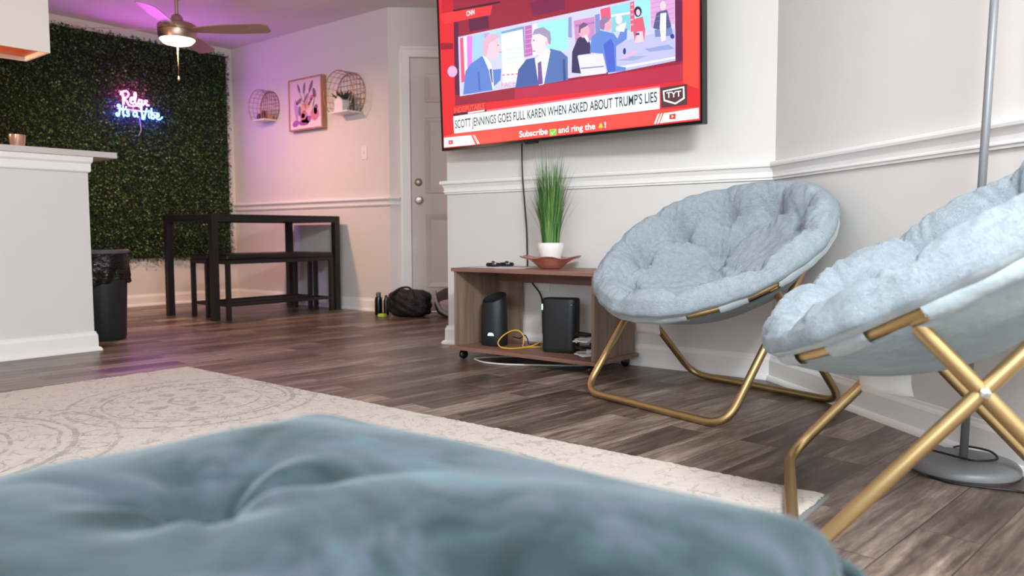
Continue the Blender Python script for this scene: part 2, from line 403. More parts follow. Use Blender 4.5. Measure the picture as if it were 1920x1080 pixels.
sweep(['trim_3', 'trim_4', 'trim_5', 'trim_6'], [(DL[0], 5.6), DL, DE, EF, FG], railp(.868, .944), -1)

# the front door in the diagonal wall: slab with six raised panels, casing, knob, dead bolt
mb = MB()
Q = -0.004
cbox(mb, D0, D1, 0.03, .07, 0.005, DT)
door = struct(mb.build('door_1', M_door, bevel=.002))
def panel(s0, s1, z0, z1):
    b = MB(); fr = 0.022
    rings = []
    for ins, q in ((0, .0298), (fr * .3, .0215), (fr * .8, .0225), (fr * 2.0, .0285), (fr * 2.4, .0285)):
        rings.append([cpt(s0 + ins, q, z0 + ins), cpt(s1 - ins, q, z0 + ins), cpt(s1 - ins, q, z1 - ins), cpt(s0 + ins, q, z1 - ins)])
    b2 = MB(); vs = [tuple(p) for r_ in rings for p in r_]; fs = []
    for i in range(4):
        for k in range(4): fs.append((i * 4 + k, i * 4 + (k + 1) % 4, i * 4 + 4 + (k + 1) % 4, i * 4 + 4 + k))
    fs.append((16, 17, 18, 19)); b2.add(vs, fs); return b2.build('door_panel', M_door, door)
# slab is recessed behind the panels so their moulded rims read
for s0, s1 in ((D0 + .115, D0 + .375), (D0 + .455, D0 + .715)):
    for z0, z1 in ((.20, .80), (.97, 1.58), (1.70, 1.93)): panel(s0, s1, z0, z1)
def faceto(p, d=-cn): return Matrix.Translation(p) @ Vector(d).to_track_quat('Z', 'Y').to_matrix().to_4x4()
MB().lathe([(0.033, 0), (0.033, .006), (.014, .012), (.011, .03), (.018, .038), (.027, .048), (.029, .058), (.024, .068), (.001, .072)], 24, faceto(cpt(D0 + .062, .03, .915))).build('door_knob', M_nickel, door, True, angle=50)
MB().lathe([(0.031, 0), (0.031, .01), (.026, .016), (.012, .018), (.011, .028), (.001, .03)], 24, faceto(cpt(D0 + .058, .03, 1.06))).build('dead_bolt', M_nickel, door, True, angle=50)
mb = MB(); CW = .083
for (s0, s1, z0, z1) in ((D0 - CW, D0 - .004, 0, DT + CW), (D1 + .004, D1 + CW, 0, DT + CW), (D0 - .004, D1 + .004, DT + .004, DT + CW)):
    cbox(mb, s0, s1, -.014, .0, z0, z1)
cbox(mb, D0 - CW, D0 - CW + .022, -.022, -.014, 0, DT + CW); cbox(mb, D1 + CW - .022, D1 + CW, -.022, -.014, 0, DT + CW); cbox(mb, D0 - CW, D1 + CW, -.022, -.014, DT + CW - .022, DT + CW)
cbox(mb, D0 - .006, D0 - .001, 0, .1, 0, DT + .006); cbox(mb, D1 + .001, D1 + .006, 0, .1, 0, DT + .006); cbox(mb, D0, D1, 0, .1, DT + .001, DT + .006)
cas = mb.build('door_casing', M_trim, door)

# light switch on the dining wall
t = thing('light_switch', 'white toggle light switch plate on the wall right of the wire shelves', 'switch', (-5.058, 4.34, 1.315))
MB().box((-.036, -.006, -.058), (.036, -.0005, .058)).build('plate', M_white, t, bevel=.003)
MB().box((-.005, -.016, -.010), (.005, -.006, .012)).build('toggle', M_white, t, bevel=.001)

# ------------------------------------------------------------------ kitchen bar
mb = MB(); mb.box((-4.65, -2.0, 0), (-4.53, 1.915, 1.068))
struct(mb.build('wall_bar', M_wall))
for nm, prof in (('baseboard_bar', BASEP), ('trim_7', [(0.001, .985), (0.008, .985), (.012, .992), (.012, 1.03), (.02, 1.042), (.022, 1.068), (.001, 1.068)])):
    sweep([nm, nm + '_end'] if nm != 'trim_7' else ['trim_7', 'trim_8'], [(-4.53, -2.0), (-4.53, 1.915), (-4.65, 1.915)], prof, -1)
ct = MB().box((-4.80, -2.0, 1.0685), (-4.50, 2.065, 1.101)).build('bar_countertop', mat('pale_grey_worktop', (206, 200, 198), .3), bevel=.003)
tag(ct, 'pale grey bar countertop on top of the white half wall', 'countertop')
# upper cabinet over the bar
t = thing('upper_cabinet', 'white hanging kitchen cabinet with orange wooden underside, top left', 'cabinet', (-4.69, .6, 1.6))
M_lip = mat('cabinet_edge_white', (238, 230, 224), .4)
mb = MB().box((-.15, -1.4, .03), (.15, 1.137, .835))
mb.build('body', M_cabinet, t)
mb = MB().box((.15, -1.4, 0), (.162, 1.15, .835)).box((-.162, -1.4, 0), (-.15, 1.15, .835)).box((-.15, 1.137, 0), (.15, 1.15, .835))
mb.build('edge_frame', M_lip, t)
MB().box((-.149, -1.399, .022), (.149, 1.136, .0295)).build('underside', M_orange, t)

# candle glass on the bar
t = thing('candle_glass', 'small copper tinted candle glass on the bar countertop', 'candle', (-4.66, 1.62, 1.1015))
MB().lathe([(.001, 0), (.032, 0), (.037, .03), (.040, .07), (.037, .07), (.034, .03), (.029, .006), (.001, .006)], 24).build('glass', mat('copper_tinted_glass', (222, 178, 160), .12, .35, Transmission_Weight=.45), t, True, angle=50)
MB().lathe([(.001, .007), (.0285, .007), (.032, .035), (.001, .035)], 20).build('wax', mat('pink_wax', (226, 198, 188), .5), t, True, angle=50)

# ------------------------------------------------------------------ boxwood wall
M_leafback = mat('dark_green_mat', (16, 24, 14), .9)
M_leaf = mat('plastic_boxwood_leaf', (40, 70, 26), .42, spec=.6)
geo = nd(M_leaf, 'ShaderNodeNewGeometry')
lk(M_leaf, ramp(M_leaf, geo.outputs['Random Per Island'], [(0, (20, 38, 20)), (.35, (34, 66, 26)), (.7, (52, 96, 36)), (.93, (84, 118, 56)), (1, (118, 150, 84))]), bsdf(M_leaf).inputs['Base Color'])
t = thing('boxwood_wall_panel', 'dark green artificial boxwood hedge panel covering the far wall', 'artificial hedge', (-7.0, 2.6, .4))
MB().box((.001, -2.2, .03), (.022, 1.665, 1.955)).build('backing', M_leafback, t)
rg = np.random.default_rng(3); N = 52000
yy = rg.uniform(-1.3, 1.675, N); zz = rg.uniform(0.0, 1.975, N)
edge = 0.012 * np.sin(yy * 41) + 0.014 * np.sin(yy * 17 + 1.3)
zz = np.clip(zz, .0 + edge, 1.975 + 0.012 * np.sin(yy * 33) + .008 * np.sin(yy * 71))
xx = rg.uniform(.018, .070, N) + .012 * np.sin(yy * 23) * np.sin(zz * 27)
ln = rg.uniform(.012, .022, N); wd = ln * rg.uniform(.3, .48, N)
dirv = rg.normal(size=(N, 3)); dirv[:, 0] = np.abs(dirv[:, 0]) * .6 + .1; dirv /= np.linalg.norm(dirv, axis=1)[:, None]
sd = np.cross(dirv, rg.normal(size=(N, 3))); sd /= np.linalg.norm(sd, axis=1)[:, None]
nn = np.cross(dirv, sd)
c0 = np.stack([xx, yy, zz], 1)
V4 = np.stack([c0, c0 + dirv * (ln * .5)[:, None] + sd * wd[:, None], c0 + dirv * ln[:, None] + nn * (ln * .12)[:, None], c0 + dirv * (ln * .5)[:, None] - sd * wd[:, None]], 1).reshape(-1, 3)
V4[:, 0] = np.maximum(V4[:, 0], .003)
V4[:, 1] = np.minimum(V4[:, 1], 1.678)
me = bpy.data.meshes.new('leaves'); me.vertices.add(N * 4); me.vertices.foreach_set('co', V4.ravel())
me.loops.add(N * 4); me.loops.foreach_set('vertex_index', np.arange(N * 4)); me.polygons.add(N)
me.polygons.foreach_set('loop_start', np.arange(N) * 4); me.update(calc_edges=True); me.materials.append(M_leaf)
lv = bpy.data.objects.new('leaves', me); C.objects.link(lv); lv.parent = t; lv['kind'] = 'stuff'

# ------------------------------------------------------------------ neon sign
M_pink = emis('pink_neon', (1.0, 0.06, 0.50), 80.0)
M_blue = emis('blue_neon', (0.02, 0.09, 1.0), 100.0)
t = thing('neon_sign', 'glowing pink and blue neon lettering sign reading Relax It\'s a Vibe on the hedge', 'neon sign', (-6.905, 3.16, 1.64))
# strokes in sign units (x right along the wall, y up); script letters
SX, SY = .425 / 10, .245 / 6
def strokes(name, ss, m, lab):
    mb = MB()
    for s_ in ss:
        pts = [(0.012, p[0] * SX, p[1] * SY) for p in s_]
        mb.tube(smoothpath(pts, 5), .0038, 8)
    o = mb.build(name, m, t, True); o['label'] = lab; return o
relax = [
 [(1.7, 3.1), (1.75, 4.2), (1.6, 5.3), (1.3, 5.6), (1.2, 5.1), (1.7, 5.7), (2.4, 5.9), (2.8, 5.3), (2.4, 4.6), (1.8, 4.3), (2.3, 3.9), (2.7, 3.1), (3.1, 2.9)],
 [(3.0, 3.9), (3.6, 4.3), (3.5, 4.7), (3.15, 4.5), (3.1, 3.8), (3.5, 3.45), (4.0, 3.9), (4.3, 5.2), (4.2, 5.8), (3.95, 5.5), (4.0, 4.2), (4.3, 3.5), (4.7, 3.6)],
 [(5.4, 4.3), (4.95, 4.4), (4.75, 3.8), (5.1, 3.45), (5.4, 3.9), (5.45, 4.4), (5.5, 3.7), (5.8, 3.5), (6.2, 4.3), (6.6, 4.4)],
 [(5.9, 4.35), (6.2, 4.2), (6.5, 3.5), (6.9, 3.5)],
 [(3.4, 2.9), (4.5, 3.1), (5.4, 2.8)]]
vibe = [
 [(.95, 2.7), (.7, 2.9), (.45, 2.6), (.75, 2.45), (1.0, 2.7), (.85, 1.6), (.7, .7), (.35, .5), (.15, .95), (.5, 1.1)],
 [(1.55, 2.5), (1.5, 1.3), (1.65, .75), (1.95, .85)], [(1.25, 1.95), (1.95, 2.0)],
 [(2.2, 2.65), (2.15, 2.3)],
 [(2.75, 1.65), (2.4, 1.75), (2.35, 1.35), (2.7, 1.15), (2.65, .75), (2.2, .7)],
 [(4.3, 1.65), (3.85, 1.8), (3.6, 1.25), (3.9, .75), (4.3, 1.15)], [(4.35, 1.75), (4.35, 1.0), (4.65, .75)],
 [(5.15, 2.8), (5.45, 1.5), (5.75, .4), (6.1, 1.6), (6.45, 2.8)],
 [(6.85, 1.75), (6.85, 1.05), (7.05, .75)], [(6.87, 2.4), (6.88, 2.3)],
 [(7.45, 2.9), (7.4, 1.8), (7.42, .85), (7.85, .8), (8.05, 1.3), (7.75, 1.7), (7.45, 1.45)],
 [(8.45, 1.2), (8.95, 1.35), (8.95, 1.75), (8.6, 1.75), (8.4, 1.2), (8.65, .75), (9.2, .8), (9.7, 1.3)]]
strokes('relax_lettering', relax, M_pink, 'pink neon word Relax')
strokes('vibe_lettering', vibe, M_blue, 'blue neon words It\'s a Vibe')
M_acr = mat('clear_acrylic', (250, 250, 255), .05, Transmission_Weight=1.0, IOR=1.2)
mb = MB(); mb.tube(smoothpath([(.004, 4.95 * SX, .5 * SY), (.012, 5.0 * SX, -1.0 * SY), (.008, 5.1 * SX, -2.0 * SY), (-.02, 4.9 * SX, -3.2 * SY)], 6), .0028, 6)
mb.build('power_lead', mat('white_lead', (225, 215, 225), .5), t, True)
mb = MB().box((.001, .5 * SX, 2.0 * SY), (.004, 9.2 * SX, 2.2 * SY)).box((.001, 1.6 * SX, .3 * SY), (.004, 1.8 * SX, 5.2 * SY)).box((.001, 5.4 * SX, .3 * SY), (.004, 5.6 * SX, 4.6 * SY))
mb.build('mounting_bar', M_white, t)

# ------------------------------------------------------------------ ceiling fan
t = thing('ceiling_fan', 'brushed nickel ceiling fan with four blades and a lit round lamp', 'ceiling fan', (-5.66, 3.07, 0))
M_fanmetal = mat('brushed_bronze_nickel', (190, 168, 152), .36, 1.0)
M_blade = wood('fan_blade_taupe', (158, 132, 118), (174, 148, 132), .4, s=(3, 30, 30))
MB().lathe([(.001, 2.4395), (.065, 2.4395), (.06, 2.40), (.03, 2.385), (.001, 2.385)], 24).build('canopy', M_fanmetal, t, True, angle=40)
MB().lathe([(.0125, 2.255), (.0125, 2.386)], 16).build('downrod', M_fanmetal, t, True, angle=60)
MB().lathe([(.001, 2.275), (.018, 2.275), (.036, 2.262), (.044, 2.240), (.046, 2.225), (.001, 2.225)], 28).build('hub_dome', M_fanmetal, t, True, angle=50)
MB().lathe([(.001, 2.224), (.06, 2.224), (.10, 2.212), (.134, 2.196), (.138, 2.19), (.138, 2.155), (.134, 2.152), (.137, 2.149), (.136, 2.125), (.130, 2.10), (.126, 2.09), (.001, 2.09)], 48).build('motor_housing', M_fanmetal, t, True, angle=35)
MB().lathe([(.001, 2.050), (.06, 2.053), (.10, 2.064), (.123, 2.089), (.001, 2.089)], 40).build('lamp_diffuser', emis('warm_lamp_glass', (1.0, .78, .55), 9.0), t, True)
for k, ang in enumerate((35, 132, 227, 315)):
    a = math.radians(ang); mb = MB(); L0, L1 = .125, .70; n = 16; vs = []; th_ = .006
    for i in range(n + 1):
        q = i / n; x = L0 + (L1 - L0) * q; hw = .035 + .034 * min(1, q / .45)
        if q > .93: hw *= math.sqrt(max(.0, 1 - ((q - .93) / .085) ** 2))
        for sy, dz in ((-1, 0), (1, 0), (1, th_), (-1, th_)): vs.append((x, sy * hw, dz))
    fs = [(0, 1, 2, 3), (n * 4 + 3, n * 4 + 2, n * 4 + 1, n * 4)]
    for i in range(n):
        for j in range(4): fs.append((i * 4 + j, i * 4 + (j + 1) % 4, i * 4 + 4 + (j + 1) % 4, i * 4 + 4 + j))
    M_ = Matrix.Translation((0, 0, 2.155)) @ Matrix.Rotation(a, 4, 'Z') @ Matrix.Rotation(math.radians(-13), 4, 'X')
    mb.add([tuple(M_ @ Vector(p)) for p in vs], fs); mb.build('blade', M_blade, t)
mb = MB(); mb.tube([(.0, .0, 2.063), (.0, .0, 1.815)], .0018, 6)
ch = mb.build('pull_chain', mat('brass_chain', (235, 210, 170), .3, .8), t, True)
MB().lathe([(.001, 1.79), (.005, 1.794), (.006, 1.805), (.003, 1.82), (.001, 1.822)], 12).build('chain_pull', mat('ivory_pull', (240, 225, 200), .4), ch, True)

# ------------------------------------------------------------------ things on the dining wall
M_wire = mat('copper_rose_wire', (176, 128, 106), .35, .8)
def wire_shelf(x, z, r, dep, label):
    t = thing('wire_shelf', label, 'shelf', (x, 4.34, z), group='round wire shelves on the dining wall')
    zc = -.78 * r; hw = math.sqrt(r * r - zc * zc)
    mb = MB(); w_ = .0022
    circ = lambda y, rr, a0=0, a1=2 * PI, n=40: [(rr * math.cos(a0 + (a1 - a0) * i / n), y, rr * math.sin(a0 + (a1 - a0) * i / n)) for i in range(n + 1)]
    ab = math.atan2(zc, hw)
    for y in (-.006, -dep * .33, -dep * .66, -dep):
        mb.tube(circ(y, r, ab, PI - ab), w_ * (1.5 if y in (-.006, -dep) else .8), 5)
    for i in range(17):
        a = ab + (PI - 2 * ab) * i / 16; mb.tube([(r * math.cos(a), -.006, r * math.sin(a)), (r * math.cos(a), -dep, r * math.sin(a))], w_ * .8, 5)
    mb.build('wire_hoop', M_wire, t, True)
    mb = MB()
    g = r / 4.5
    for i in range(-4, 5):
        c = i * g; h_ = math.sqrt(r * r - c * c)
        mb.tube([(c, -.007, max(-h_, zc)), (c, -.007, h_)], w_ * .8, 5)
        if c > zc: mb.tube([(-h_, -.009, c), (h_, -.009, c)], w_ * .8, 5)
    mb.build('wire_back', M_wire, t, True)
    MB().box((-hw, -dep, zc - .012), (hw, -.002, zc)).build('shelf_board', M_white, t, bevel=.001)
    return t, zc
S1, zc1 = wire_shelf(-6.37, 1.815, .15, .13, 'smaller looking round wire shelf left of the framed picture, holding dark trinkets')
S2, zc2 = wire_shelf(-5.215, 1.80, .185, .14, 'round wire shelf right of the framed picture, holding a white potted plant')
# house shaped white planter with a succulent
t = thing('house_planter', 'white house shaped planter with a dark succulent in the right wire shelf', 'plant', (-5.225, 4.25, 1.80 + zc2 + .0005))
mb = MB(); pts = [(-.052, 0), (.052, 0), (.052, .085), (0, .125), (-.052, .085)]
mb.add([(x, -.04, z) for x, z in pts] + [(x, .04, z) for x, z in pts], [(0, 1, 2, 3, 4), (9, 8, 7, 6, 5), (0, 5, 6, 1), (1, 6, 7, 2), (2, 7, 8, 3), (3, 8, 9, 4), (4, 9, 5, 0)])
mb.build('pot', M_white, t, bevel=.002)
M_succ = mat('dark_succulent', (38, 52, 34), .5)
mb = MB()
for i in range(34):
    a = rnd.uniform(0, 2 * PI); e = rnd.uniform(.35, 1.3); L = rnd.uniform(.05, .095); w_ = .010
    b = Vector((rnd.uniform(-.03, .045), rnd.uniform(-.02, .02), .10)); d = Vector((math.cos(a) * math.cos(e), math.sin(a) * math.cos(e), math.sin(e)))
    mb.tube([b, b + d * L * .5, b + d * L], [w_ * .5, w_ * .8, .001], 6)
mb.build('succulent_leaves', M_succ, t, True)
t = thing('green_bottle_vase', 'slim dark green vase beside the house planter in the right wire shelf', 'vase', (-5.125, 4.27, 1.80 + zc2 + .0005))
MB().lathe([(.001, 0), (.020, 0), (.022, .06), (.018, .10), (.010, .13), (.011, .155), (.008, .155), (.001, .13)], 20).build('vase_body', mat('dark_green_glass', (44, 66, 50), .2), t, True, angle=60)
# trinkets on the left shelf
zb = 1.815 + zc1 + .0005
for x, y, sx, sz, c, nm, lab in ((-6.43, 4.26, .045, .055, (52, 36, 66), 'candle_jar', 'dark purple candle jar in the left wire shelf'), (-6.375, 4.27, .04, .085, (190, 122, 70), 'amber_box', 'small amber box behind the dark jars in the left wire shelf'), (-6.33, 4.24, .036, .07, (70, 44, 40), 'trinket_jar', 'dark brown trinket jar nearest the middle of the left wire shelf'), (-6.29, 4.28, .032, .05, (196, 150, 96), 'gold_tin', 'small gold tin at the right end of the left wire shelf')):
    m = mat(nm + '_paint', c, .4)
    if 'box' in nm or 'tin' in nm: o = MB().box((-sx / 2, -sx / 2, 0), (sx / 2, sx / 2, sz)).box((-sx / 2 - .002, -sx / 2 - .002, sz * .8), (sx / 2 + .002, sx / 2 + .002, sz * .9)).build(nm, m, None, bevel=.002)
    else: o = MB().lathe([(.001, 0), (sx / 2, 0), (sx / 2, sz * .75), (sx * .4, sz * .8), (sx * .42, sz), (.001, sz)], 20).build(nm, m, None, True, angle=40)
    o.location = (x, y, zb); tag(o, lab, 'jar' if 'jar' in nm else 'box')

# framed flower picture
t = thing('framed_picture', 'framed pink and purple flower painting in a wooden frame between the wire shelves', 'picture', (-5.775, 4.34, 1.785))
W2, H2, dp = .235, .225, .055
mb = MB()
for a, b in (((-W2, -dp, -H2), (W2, -.001, -H2 + .012)), ((-W2, -dp, H2 - .012), (W2, -.001, H2)), ((-W2, -dp, -H2 + .012), (-W2 + .012, -.001, H2 - .012)), ((W2 - .012, -dp, -H2 + .012), (W2, -.001, H2 - .012))): mb.box(a, b)
mb.build('frame', M_frame, t)
A = MB(); ms = []
def artmat(c):
    ms.append(mat('print_ink_%d' % len(ms), c, .6)); return len(ms) - 1
def apoly(c, pts, lv=1):
    A.add([(x * W2, -dp + .006 - lv * .0004, z * H2) for x, z in pts], [tuple(range(len(pts)))], artmat(c) if isinstance(c, tuple) else c)
apoly((222, 200, 214), [(-.94, -.94), (.94, -.94), (.94, .94), (-.94, .94)], 0)
apoly((236, 218, 222), [(-.94, -.94), (.94, -.94), (.94, -.55), (-.94, -.62)], 1)
def aell(c, x, z, rx, rz, rot=0, lv=2, n=12):
    apoly(c, [(x + rx * math.cos(2 * PI * i / n) * math.cos(rot) - rz * math.sin(2 * PI * i / n) * math.sin(rot), z + rx * math.cos(2 * PI * i / n) * math.sin(rot) + rz * math.sin(2 * PI * i / n) * math.cos(rot)) for i in range(n)], lv)
i1 = artmat((168, 96, 170)); i2 = artmat((210, 128, 150)); i3 = artmat((120, 100, 122)); i4 = artmat((190, 150, 200)); i5 = artmat((226, 170, 150)); i6 = artmat((160, 88, 162))
for c, x, z, rx, rz, r_ in ((i4, -.55, -.2, .12, .42, .1), (i1, -.6, -.72, .22, .13, .2), (i2, -.1, -.5, .24, .24, 0), (i6, -.1, -.72, .32, .12, 0), (i5, .0, -.1, .28, .2, .3), (i2, .55, -.45, .26, .25, 0), (i4, .6, -.35, .1, .12, .4), (i1, .15, -.62, .2, .14, .3), (i5, -.15, -.45, .12, .1, 0), (i3, .62, -.2, .14, .1, .6), (i3, -.38, .12, .2, .08, .5), (i3, -.35, -.25, .08, .2, 0), (i3, .05, .22, .22, .06, .9), (i3, .3, .05, .18, .05, .9), (i3, -.05, .6, .07, .22, -.2), (i3, .35, .62, .08, .26, -.5), (i3, -.38, .62, .06, .2, .4), (i3, .55, .36, .1, .2, .3), (i2, .4, .2, .16, .1, .4), (i3, .5, -.02, .03, .2, -.4)):
    aell(c, x, z, rx, rz, r_)
for x0, z0, x1, z1 in ((0, -.2, -.05, .7), (0, -.2, .4, .7), (0, -.1, -.4, .55), (.1, -.1, .55, .35), (0, -.1, -.38, .1)):
    apoly(i3, [(x0 - .015, z0), (x0 + .015, z0), (x1 + .015, z1), (x1 - .015, z1)], 3)
A.build('art_print', ms, t)
MB().box((-W2 + .012, -dp + .0065, -H2 + .012), (W2 - .012, -dp + .010, H2 - .012)).build('backing_board', M_white, t)

# ------------------------------------------------------------------ dining set
t = thing('dining_table', 'black metal dining table by the pink lit wall', 'table', (-5.68, 3.65, 0))
x0, x1, y0, y1, zt = -.345, .362, -.55, .625, .785
for x in (x0, x1 - .05):
    for y in (y0, y1 - .05): MB().box((x, y, 0), (x + .05, y + .05, zt - .045)).build('leg', M_darktable, t)
mb = MB()
for a, b in (((x0, y0, zt - .045), (x1, y0 + .05, zt - .006)), ((x0, y1 - .05, zt - .045), (x1, y1, zt - .006)), ((x0, y0 + .05, zt - .045), (x0 + .05, y1 - .05, zt - .006)), ((x1 - .05, y0 + .05, zt - .045), (x1, y1 - .05, zt - .006))): mb.box(a, b)
mb.build('table_frame', M_darktable, t)
MB().box((x0, y0, zt - .006), (x1, y1, zt + .008)).build('tabletop', M_darkwood, t, bevel=.001)
def bench(x, label):
    t = thing('dining_bench', label, 'bench', (x, 3.685, 0), group='benches tucked under the dining table')
    bw, bl, bz = .118, .49, .45
    for sx in (-bw, bw - .03):
        for sy in (-bl, bl - .03): MB().box((sx, sy, 0), (sx + .03, sy + .03, bz - .03)).build('leg', M_darktable, t)
    mb = MB().box((-bw, -bl, bz - .03), (bw, bl, bz)); mb.build('seat_frame', M_darktable, t)
    mb = MB()
    for sy in (-bl, bl - .03): mb.box((-bw + .03, sy + .005, .10), (bw - .03, sy + .025, .12))
    for sx in (-bw, bw - .03): mb.box((sx + .005, -bl + .03, .10), (sx + .025, bl - .03, .12))
    mb.build('stretcher', M_darktable, t)
    MB().box((-bw - .003, -bl - .003, bz), (bw + .003, bl + .003, bz + .042)).build('seat_pad', mat('black_vinyl', (32, 27, 31), .4), t, bevel=.014)
bench(-5.405, 'black padded bench tucked under the dining table, nearer the camera side')
bench(-5.69, 'black padded bench tucked under the dining table, on the hedge side')
# ------------------------------------------------------------------ trash bin
t = thing('trash_bin', 'round black trash bin with bag behind the bar wall end', 'trash bin', (-4.985, 2.165, 0))
MB().lathe([(.001, 0), (.118, 0), (.126, .012), (.142, .40), (.147, .535), (.140, .535), (.12, .02), (.001, .015)], 40).build('bin_body', mat('black_bin_plastic', (36, 42, 46), .45), t, True, angle=40)
n = 64; rings = [(.1475, .528, 0), (.1495, .50, .002), (.150, .47, .004), (.151, .44, .006), (.152, .40, .008), (.150, .37, .010), (.146, .355, .003)]
vs = []; fs = []
for j, (r, z, am) in enumerate(rings):
    for k in range(n):
        a = 2 * PI * k / n; rr = r + am * math.sin(a * 9 + j * .9) + am * .6 * math.sin(a * 23 + j * 1.7)
        vs.append((rr * math.cos(a), rr * math.sin(a), z + (.02 * math.sin(a * 3 + .5) + .008 * math.sin(a * 11) if j >= 4 else 0)))
for j in range(len(rings) - 1):
    for k in range(n): fs.append((j * n + k, j * n + (k + 1) % n, (j + 1) * n + (k + 1) % n, (j + 1) * n + k))
M_bag = mat('black_bin_bag', (16, 17, 18), .22)
bump(M_bag, noise(M_bag, mapping(M_bag, scale=(14, 14, 40)), 1.0, 3, .5, 1.5), .7, .02)
MB().add(vs, fs).build('bin_bag', M_bag, t, True)
MB().lathe([(.140, .53), (.156, .53), (.158, .545), (.152, .553), (.140, .553)], 40, cap=False).build('bin_rim', mat('bin_rim_plastic', (96, 92, 104), .35), t, True, angle=40)

# ------------------------------------------------------------------ by the door: flask, duffel, grey bag, green box
t = thing('drink_flask', 'dark steel drink flask standing on the floor by the duffel bag', 'flask', (-4.715, 4.165, 0))
MB().lathe([(.001, 0), (.029, 0), (.031, .01), (.030, .12), (.025, .142), (.001, .142)], 24).build('flask_body', mat('dark_steel', (52, 58, 56), .18, .9), t, True, angle=40)
MB().lathe([(.018, .142), (.020, .15), (.020, .178), (.001, .182)], 20).build('flask_cap', mat('grey_cap', (130, 126, 124), .3, .6), t, True, angle=40)
t = thing('steel_bottle', 'narrow dark bottle wedged between flask and duffel bag', 'bottle', (-4.665, 4.20, 0))
MB().lathe([(.001, 0), (.022, 0), (.023, .01), (.022, .11), (.011, .14), (.011, .155), (.001, .157)], 20).build('bottle_body', mat('black_steel', (58, 54, 60), .25, .8), t, True, angle=40)
o = tag(MB().box((-.028, -.02, 0), (.028, .02, .022)).build('highlighter_box', mat('neon_green', (190, 214, 60), .5), bevel=.003), 'tiny neon green box on the floor in front of the duffel bag', 'box'); o.location = (-4.585, 4.085, 0); o.rotation_euler = (0, 0, .3)
def blob(name, cx, cy, cz, rx, ry, rz, m, parent=None, amp=.03, fr=7, seed=0, flat=True, rot=0):
    bm = bmesh.new(); bmesh.ops.create_icosphere(bm, subdivisions=5, radius=1)
    cr, sr_ = math.cos(rot), math.sin(rot)
    for v_ in bm.verts:
        p = v_.co.copy(); k = 3.2
        nrm_ = (abs(p.x) ** k + abs(p.y) ** k + abs(p.z) ** k) ** (1 / k); p /= nrm_
        d = 1 + amp * (math.sin(p.x * fr + seed) * math.cos(p.y * fr * 1.3 + seed) + .6 * math.sin(p.z * fr * 2.1 + p.x * fr * 1.7 + seed) + .4 * math.sin(p.x * fr * 4 + p.y * 9))
        x, y, z = p.x * rx * d, p.y * ry * d, p.z * rz * d
        v_.co = (cx + x * cr - y * sr_, cy + x * sr_ + y * cr, max(.001, cz + z) if flat else cz + z)
    me = bpy.data.meshes.new(name); bm.to_mesh(me); bm.free(); me.materials.append(m)
    me.polygons.foreach_set('use_smooth', [True] * len(me.polygons))
    o = bpy.data.objects.new(name, me); C.objects.link(o)
    if parent is not None: o.parent = parent
    return o
M_duf = mat('black_nylon', (17, 18, 21), .6)
bump(M_duf, noise(M_duf, mapping(M_duf), 22, 4, .6, 1.0), .8, .02)
t = thing('duffel_bag', 'slouching black duffel bag on the floor by the front door', 'bag', (-4.415, 4.215, 0), math.radians(18))
blob('bag_body', 0, 0, .105, .175, .10, .105, M_duf, t, .045, 5, 1)
mb = MB(); mb.tube(smoothpath([(-.12, -.118, .06), (-.11, -.11, .16), (-.05, -.06, .222), (.03, -.05, .226), (.09, -.10, .165), (.10, -.118, .06)], 6), .009, 6); mb.build('carry_strap', M_duf, t, True)
t = thing('grey_backpack', 'grey and pale pink gym bag behind the duffel, cut off by the TV wall', 'bag', (-4.12, 4.43, 0), math.radians(32))
blob('bag_body', 0, 0, .11, .16, .12, .112, mat('charcoal_canvas', (62, 58, 58), .8), t, .03, 4, 3)
blob('front_pocket', -.01, -.09, .085, .11, .045, .06, mat('pale_blush_canvas', (168, 152, 148), .7), t, .03, 5, 2)
mb = MB(); mb.tube(smoothpath([(-.155, -.05, .20), (-.13, -.12, .13), (-.08, -.135, .05), (.02, -.14, .012)], 6), .012, 6); mb.build('trim_band', mat('light_grey_webbing', (150, 146, 146), .7), t, True)

# ------------------------------------------------------------------ rug
mb = MB(); RX0, RX1, RY0, RY1 = -3.555, -.575, -.45, 1.925
nx, ny = 300, 240
def pile(x, y): return .0115 + .0016 * math.sin(x * 190 + 3 * math.sin(y * 60)) * math.sin(y * 170 + 2 * math.sin(x * 90)) + rnd.uniform(-.0012, .0012)
vs = []; fs = []
for j in range(ny + 1):
    for i in range(nx + 1):
        x = RX0 + (RX1 - RX0) * i / nx; y = RY0 + (RY1 - RY0) * j / ny
        e = (i in (0, nx)) or (j in (0, ny)); wob = .003
        vs.append((x + (rnd.uniform(-wob, wob) if e else 0), y + (rnd.uniform(-wob, wob) if e else 0), .007 if e else pile(x, y)))
for j in range(ny):
    for i in range(nx): a = j * (nx + 1) + i; fs.append((a, a + 1, a + nx + 2, a + nx + 1))
mb.add(vs, fs)
t = thing('area_rug', 'cream area rug with worn grey medallion pattern on the plank floor', 'rug', (0, 0, 0))
o = mb.build('pile', M_rug, t, True)
mb = MB(); mb.box((RX0 - .004, RY0 - .004, .0003), (RX1 + .010, RY1 + .003, .005)); mb.build('backing_edge', mat('grey_rug_binding', (132, 134, 134), .8), t)

